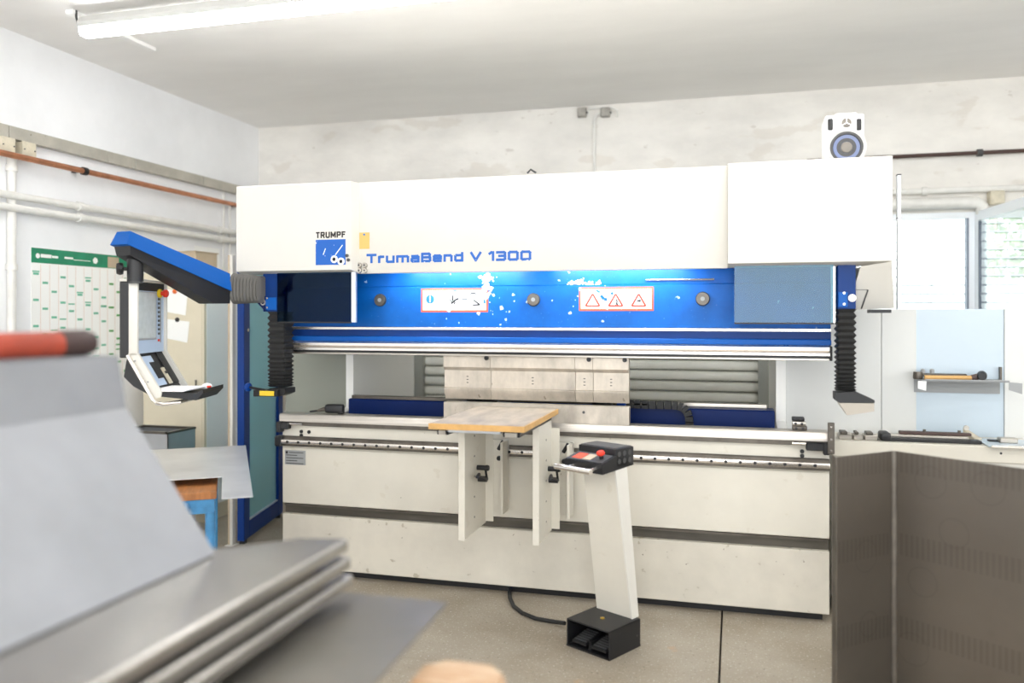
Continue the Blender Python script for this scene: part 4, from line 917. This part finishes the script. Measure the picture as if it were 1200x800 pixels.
# ================================================================== right side: bench, partition, shelf
pt = thing('partition', 'white panel partition behind the press brake bench', 'partition', (1.2, 5.1, 0))
YP = 5.1; zp = PY(1100, 362, YP).z
xa, xb, xc, xd = .294, PY(1033, 440, YP).x, PY(1074, 440, YP).x, PY(1177, 440, YP).x
box('panel', 'panel_white', pt, xa, xb-.0015, YP, YP+.03, .06, zp, .001); box('panel', 'panel_white', pt, xb+.0015, xc-.001, YP, YP+.03, .06, zp, .001)
box('sky_tint_panel', 'panel_blue', pt, xc, xd, YP+.008, YP+.03, .06, zp, label='panel with sky reflection in its pale blue colour'); box('panel', 'panel_white', pt, xd+.001, 2.6, YP, YP+.03, .06, zp, .001)  # sky reflection put into the blue of this panel
for x in (.4, 1.2, 2.4): box('panel_foot', 'steel_dark', pt, x, x+.06, YP+.0, YP+.1, 0, .06)
p = PY(1051.3, 207, YP+.1)
ap_ = thing('aluminium_post', 'slim vertical aluminium post rising behind partition by window', 'post', (p.x, YP+.06, 0))
box('profile', 'aluminium', ap_, p.x-.009, p.x+.011, YP+.04, YP+.08, 0, p.z, .002); box('profile_joint', 'dark_grey', ap_, p.x-.0095, p.x+.0115, YP+.039, YP+.081, PY(1051, 255, YP+.05).z-.004, PY(1051, 255, YP+.05).z); box('profile_cap', 'dark_grey', ap_, p.x-.01, p.x+.012, YP+.039, YP+.081, p.z, p.z+.006)
# bench
zb_ = .945
bc = thing('side_bench', 'long white bench beside the press brake under the partition', 'bench', (1.5, 4.9, 0))
bt = box('bench_top', 'cream', bc, MX1+.03, 2.6, 4.74, YP-.005, .86, zb_, .004)
box('bench_body', 'cream_clean', bc, MX1+.035, 2.6, 4.76, YP-.01, .08, .86); box('bench_plinth', 'black', bc, MX1+.06, 2.58, 4.8, YP-.02, 0, .08)
p = PY(1173, 531, 4.74); MB().lathe([(.006, 0), (.006, .002), (0, .002)], (p.x, 4.74, p.z), (0, -1, 0), 10).build('bench_hole', 'black', bt)
# tool rails lying on the bench
def bench_x(px): return PY(px, 515, 4.85).x
t = thing('black_tool_rail', 'long black tool rail with grey plate lying on bench', 'tool', (bench_x(1090), 4.83, zb_))
box('rail_bar', 'black', t, bench_x(1034), bench_x(1147), 4.79, 4.86, zb_, zb_+.018, .003); box('rail_plate', 'steel', t, bench_x(1040), bench_x(1135), 4.84, 4.9, zb_+.018, zb_+.03, .002)
box('rail_back', 'pipe_brown', t, bench_x(1055), bench_x(1140), 4.87, 4.91, zb_+.03, zb_+.046, .003)
MB().box(bench_x(1030), bench_x(1042), 4.78, 4.9, zb_, zb_+.045, .012, 2).build('rail_head', 'black', t)
for px in (1085, 1126): MB().lathe([(.008, 0), (.008, .012), (0, .012)], (bench_x(px), 4.885, zb_+.046), (0, 0, 1), 10).build('stud', 'steel_dark', t)
for k, (a_, b_) in enumerate(((982, 997), (999, 1010), (1012, 1027))):
    t = thing('steel_block', ('flat steel block on bench beside end bracket', 'flat steel block between the two longer ones on bench', 'flat steel block on bench next to black tool rail')[k], 'block', (bench_x((a_+b_)/2), 4.85, zb_), group='steel blocks on the bench')
    box('block', 'steel', t, bench_x(a_), bench_x(b_), 4.8, 4.9, zb_, zb_+.026, .003); box('step', 'steel_dark', t, bench_x(a_)+.01, bench_x(b_)-.02, 4.82, 4.9, zb_+.026, zb_+.04, .003)
t = thing('clip_board', 'blue white clipboard with silver clip at bench edge', 'clipboard', (bench_x(1175), 4.78, zb_))
x0, x1 = bench_x(1149), bench_x(1230)
box('board', 'panel_blue', t, x0, x1, 4.70, 4.98, zb_+.002, zb_+.008, .002); box('edge_strip', 'steel_bright', t, x0+.01, x1, 4.69, 4.705, zb_, zb_+.012, .002); box('clip', 'steel', t, bench_x(1170), bench_x(1191), 4.82, 4.88, zb_+.008, zb_+.034, .004); box('dark_strip', 'black', t, bench_x(1160), bench_x(1172), 4.86, 4.9, zb_+.008, zb_+.016)
t = thing('lever_stop', 'small cream lever leaning at the bench back edge', 'lever', (bench_x(1138), 4.95, zb_))
MB().hexa([(bench_x(1137), 4.97, zb_), (bench_x(1143), 4.97, zb_), (bench_x(1155), 4.915, zb_+.0), (bench_x(1146), 4.915, zb_+.0), (bench_x(1137), 5.0, zb_+.055), (bench_x(1142), 5.0, zb_+.055), (bench_x(1155), 4.915, zb_+.014), (bench_x(1146), 4.915, zb_+.014)]).build('lever_arm', 'beige_box', t)
MB().lathe([(.014, 0), (.014, .012), (0, .012)], (bench_x(1140), 4.985, zb_+.062), (0, -1, 0), 12).build('lever_bolt', 'steel', t)
# shelf on the partition
p, q_ = PY(1074, 441, 4.98), PY(1187, 442, 4.98)
zs = 1.262
sh_ = thing('wall_shelf', 'grey folded metal shelf fixed to the partition', 'shelf', ((p.x+q_.x)/2, YP, zs))
box('shelf_plate', 'grey', sh_, p.x+.02, q_.x-.03, 4.93, YP+.008, zs, zs+.005); box('front_lip', 'grey', sh_, p.x+.035, q_.x-.03, 4.93, 4.934, zs+.003, zs+.012)
box('back_plate', 'grey', sh_, p.x+.01, q_.x-.03, YP-.004, YP+.004, zs-.075, zs+.002)
MB().prism([(p.x+.0, 4.94, zs+.0), (p.x+.04, 4.93, zs+.0), (p.x+.038, 4.93, zs-.052), (p.x+.0, 4.94, zs-.042)], (0, .004, 0)).build('end_tab', 'white', sh_)
MB().prism([(q_.x-.03, 4.94, zs+.002), (q_.x+.03, 4.93, zs-.002), (q_.x+.03, 4.93, zs-.06), (q_.x-.03, 4.94, zs-.04)], (0, .004, 0)).build('end_tab', 'grey', sh_)
pin = PY(1172.5, 440, YP-.01); box('shelf_pin', 'steel_dark', sh_, pin.x-.005, pin.x+.005, YP-.02, YP+.004, zs, zs+.075)
hx = lambda px: PY(px, 440, 4.98).x
hm_ = thing('hammer', 'wooden handled hammer lying on the grey shelf', 'hammer', (hx(1110), 4.98, zs+.005))
MB().tube([(hx(1083), 4.97, zs+.018), (hx(1105), 4.972, zs+.018), (hx(1139), 4.975, zs+.02)], .0125, 10).build('handle', 'wood_edge', hm_)
MB().cyl((hx(1138), 4.975, zs+.02), (hx(1145), 4.976, zs+.024), .016, .02, 12).build('collar', 'pipe_brown', hm_)
MB().lathe([(.018, -.05), (.024, -.04), (.022, -.01), (.018, .0), (.022, .01), (.026, .04), (.024, .05)], (hx(1151), 4.985, zs+.031), (.25, 1, 0), 16).build('head', 'black_metal', hm_)
tl_ = thing('ratchet', 'dark steel ratchet tool lying behind the hammer on shelf', 'tool', (hx(1100), 5.05, zs+.005))
box('bar', 'steel_dark', tl_, hx(1080), hx(1137), 5.04, 5.06, zs+.02, zs+.036, .004); MB().lathe([(.024, 0), (.026, .01), (.024, .04), (0, .04)], (hx(1078), 5.03, zs+.005), (0, 0, 1), 14).build('ratchet_head', 'steel_dark', tl_)
for px in (1085, 1096): MB().lathe([(.012, 0), (.012, .02), (.006, .025), (0, .025)], (hx(px), 5.055, zs+.036), (0, 0, 1), 10).build('stud', 'grey', tl_)

# speaker on the cover roof
p = PY(990, 184, 4.6)
pL, pR = PY(967, 150, 4.6), PY(1013, 150, 4.6); zt_ = PY(990, 132.5, 4.6).z; zs0 = 2.4
sx = (pL.x+pR.x)/2; hwid = (pR.x-pL.x)/2
sp = thing('speaker', 'white two way loudspeaker with grey cone on machine roof', 'loudspeaker', (sx, 4.6, zs0))
body = MB().box(sx-hwid, sx+hwid, 4.6, 4.8, zs0, zt_-.006, .012, 3).build('cabinet', 'speaker_white', sp)
MB().box(sx-hwid*.5, sx+hwid*.62, 4.594, 4.78, zt_-.1, zt_, .006, 2).build('centre_ridge', 'speaker_white', sp)
ctw = (sx+.008, 4.594, PY(990, 144.5, 4.6).z)
tw = MB().lathe([(.042, 0), (.042, .006), (.034, .008), (.026, .004), (.024, -.001)], ctw, (0, -1, 0), 24).build('tweeter_ring', 'speaker_white', sp)
MB().lathe([(.024, -.002), (.024, .003), (.012, .006), (0, .008)], ctw, (0, -1, 0), 16).build('tweeter', 'speaker_cap', tw)
for a_ in range(3): 
    q1 = Vector((ctw[0], 4.586, ctw[2])); d_ = Vector((math.sin(a_*2.094), 0, math.cos(a_*2.094))); MB().tube([q1, q1+d_*.026], .003, 6).build('tweeter_guard', 'white', tw)
cwf = (sx+.008, 4.598, PY(990, 173, 4.6).z)
wf_ = MB().lathe([(.098, 0), (.098, .008), (.09, .012), (.082, .01), (.08, -.0005)], cwf, (0, -1, 0), 32).build('woofer_ring', 'lamp_grey', sp)
MB().lathe([(.082, -.001), (.082, .011), (.07, .013), (.066, .004)], cwf, (0, -1, 0), 32).build('rubber_surround', 'dark_grey', wf_)
MB().lathe([(.068, .0), (.066, .006), (.04, -.002+.005), (.03, .004), (0, .0045)], cwf, (0, -1, 0), 32).build('cone', 'speaker_cone', wf_)
MB().lathe([(.03, .003), (.026, .012), (.012, .016), (0, .017)], cwf, (0, -1, 0), 24).build('dust_cap', 'speaker_cap', wf_)
for px in (973, 1006.5):
    c = PY(px, 146, 4.6); box('bass_port', 'black', sp, c.x-.012, c.x+.012, 4.592, 4.61, c.z-.03, c.z+.03, .004)

# ================================================================== bent sheet standing at the right
zt = 1.06
b0, b1, b2 = PZ(980, 535.6, zt), PZ(1047, 528, zt), PZ(1200, 549, zt)
dR = (b2-b1).normalized(); b3 = b1+dR*1.0; lipd = Vector((-.02, .05, 0)); bl = b0+Vector((-.012, .045, 0))
bs = thing('bent_sheet', 'stainless sheet with painted dark reflection bent to a V before the bench', 'metal sheet', (b1.x, b1.y, 0))
def wallsheet(a, b, th=.003):
    d = (b-a).normalized(); n = Vector((-d.y, d.x, 0))*th; z1 = Vector((0, 0, zt))
    p = [Vector((q.x, q.y, 0)) for q in (a, b, b+n, a+n)]; return [q for q in p]+[q+z1 for q in p]
dl_ = (b0-b1).normalized(); rad = .018
# rounded fold between the two leaves
k1 = b1+dl_*rad; k2 = b1+dR*rad
MB().hexa(wallsheet(b0, k1)).build('short_leaf', 'sheet_bent', bs); MB().hexa(wallsheet(k2, b3)).build('long_leaf', 'sheet_bent', bs)
arc = []
for i in range(9):
    t = i/8; arc.append(k1*(1-t)**2+b1*2*t*(1-t)+k2*t*t)
fm = MB(); lo = [Vector((q.x, q.y, 0)) for q in arc]
outer = [q+Vector((.0, .003, 0)) for q in lo]
fm.prism(lo+outer[::-1], (0, 0, zt)); fm.build('fold', 'steel_dark', bs)
MB().hexa(wallsheet(bl, b0)).build('edge_lip', 'steel_dark', bs)

# ================================================================== foreground: trestle with trays
trs = thing('trestle_bench', 'low trestle bench below the folded trays', 'bench', (-1.6, 1.2, 0))
box('bench_plate', 'wood', trs, -2.25, -.95, .2, 1.98, .79, .835, .004)
for x_ in (-2.15, -1.1):
    for y_ in (.3, 1.85): box('leg', 'blue_leg', trs, x_-.025, x_+.025, y_-.025, y_+.025, 0, .79, .003)
box('stretcher', 'blue_leg', trs, -2.15, -1.1, .28, .32, .3, .35); box('stretcher', 'blue_leg', trs, -2.15, -1.1, 1.83, 1.87, .3, .35)
f1, f2 = PZ(525, 705, .84), PZ(440, 800, .84)
fs = MB(); fs.prism([(f1.x, f1.y, .835), (f2.x, f2.y, .835), (f2.x+.01, .4, .835), (-2.0, .4, .835), (-2.0, f1.y, .835)], (0, 0, .004)); fs.build('flat_sheet', 'sheet_flat', label='flat grey metal sheet beneath the stack of folded trays', cat='metal sheet')
def tray(zt, x1, ye, label):
    t = thing('folded_tray', label, 'metal tray', (x1-.4, .9, zt-.048), group='stacked folded sheet trays')
    h = .046; r = .01; xl = -1.95
    # top skin with the far end cut on a slant
    MB().prism([(x1-.01, ye, zt-.004), (x1-.01, .3, zt-.004), (xl, .3, zt-.004), (xl, ye-.35, zt-.004), (x1-.28, ye-.17, zt-.004), (x1-.13, ye-.03, zt-.004)], (0, 0, .004)).build('top_skin', 'sheet_tray', t)
    pr = [(x1-.012+.012*math.sin(q), zt-.012+.012*math.cos(q)) for q in [i*math.pi/2/5 for i in range(6)]]
    MB().prism([(x, ye, z) for x, z in pr]+[(x1, ye, zt-.03), (x1-.003, ye, zt-.03), (x1-.003, ye, zt-.012), (x1-.012, ye, zt-.003)], (0, .3-ye, 0)).build('front_flange', 'sheet_tray', t)
    box('bottom_return', 'sheet_tray', t, x1-.03, x1-.001, .3, ye-.004, zt-.031, zt-.028)
    box('rib', 'steel_dark', t, x1-.3, x1-.28, .32, ye-.25, zt-.048, zt-.004); box('rib', 'steel_dark', t, xl, xl+.02, .32, ye-.4, zt-.048, zt-.004)
    return t
tray(.905, -1.02, 2.075, 'lowest folded metal tray lying on the flat sheet'); tray(.953, -1.028, 2.075, 'middle folded metal tray between two others'); tray(1.001, -1.036, 2.075, 'topmost folded metal tray carrying the grey hood')
# hood
hd = thing('sheet_hood', 'large blurred grey bent sheet metal hood on the tray stack', 'metal hood', (-1.5, 1.3, 1.001))
ye, yn = 1.845, .75
prof = [(-1.30, 1.003), (-1.575, 1.372), (-1.60, 1.51), (-1.95, 1.51), (-1.95, 1.003)]
th_ = .004
names = ('slanted_face', 'upper_flange', 'top_plate', 'back_face')
for (a, b), nm in zip(zip(prof[:-1], prof[1:]), names):
    d = Vector((b[0]-a[0], 0, b[1]-a[1])).normalized(); n = Vector((-d.z, 0, d.x))*(-th_)
    MB().prism([Vector((a[0], yn, a[1])), Vector((b[0], yn, b[1])), Vector((b[0], yn, b[1]))+n, Vector((a[0], yn, a[1]))+n], (0, ye-yn, 0)).build(nm, 'sheet_hood', hd)
MB().prism([(x, ye, z) for x, z in prof], (0, -.004, 0)).build('end_face', 'sheet_hood', hd)
rt = thing('red_tube', 'blurred red brown round tube with dark end on the hood', 'tube', (-1.64, 1.5, 1.512))
MB().cyl((-1.70, 1.2, 1.549), (-1.645, 1.70, 1.549), .032, seg=20).build('tube_body', 'red_rubber', rt)
MB().lathe([(.032, 0), (.034, .01), (.034, .08), (.028, .1), (.012, .11), (0, .11)], (-1.646, 1.69, 1.55), (.11, 1, 0), 20).build('dark_end', 'brown_rubber', rt)
# timber post end
tp = thing('timber_post', 'blurred chamfered wooden post end rising from the floor', 'wood post', (-.625, 1.85, 0))
c = Vector((-.625, 1.83, 0)); pts = [(-.105, -.06), (-.105, .03), (-.06, .075), (.06, .075), (.105, .03), (.105, -.06)]
MB().prism([(c.x+x, c.y+y, 0) for x, y in pts], (0, 0, .763)).build('post_body', 'timber', tp)
MB().prism([(c.x+x*.94, c.y+y*.94, .763) for x, y in pts], (0, 0, .012)).build('end_grain', 'timber', tp)
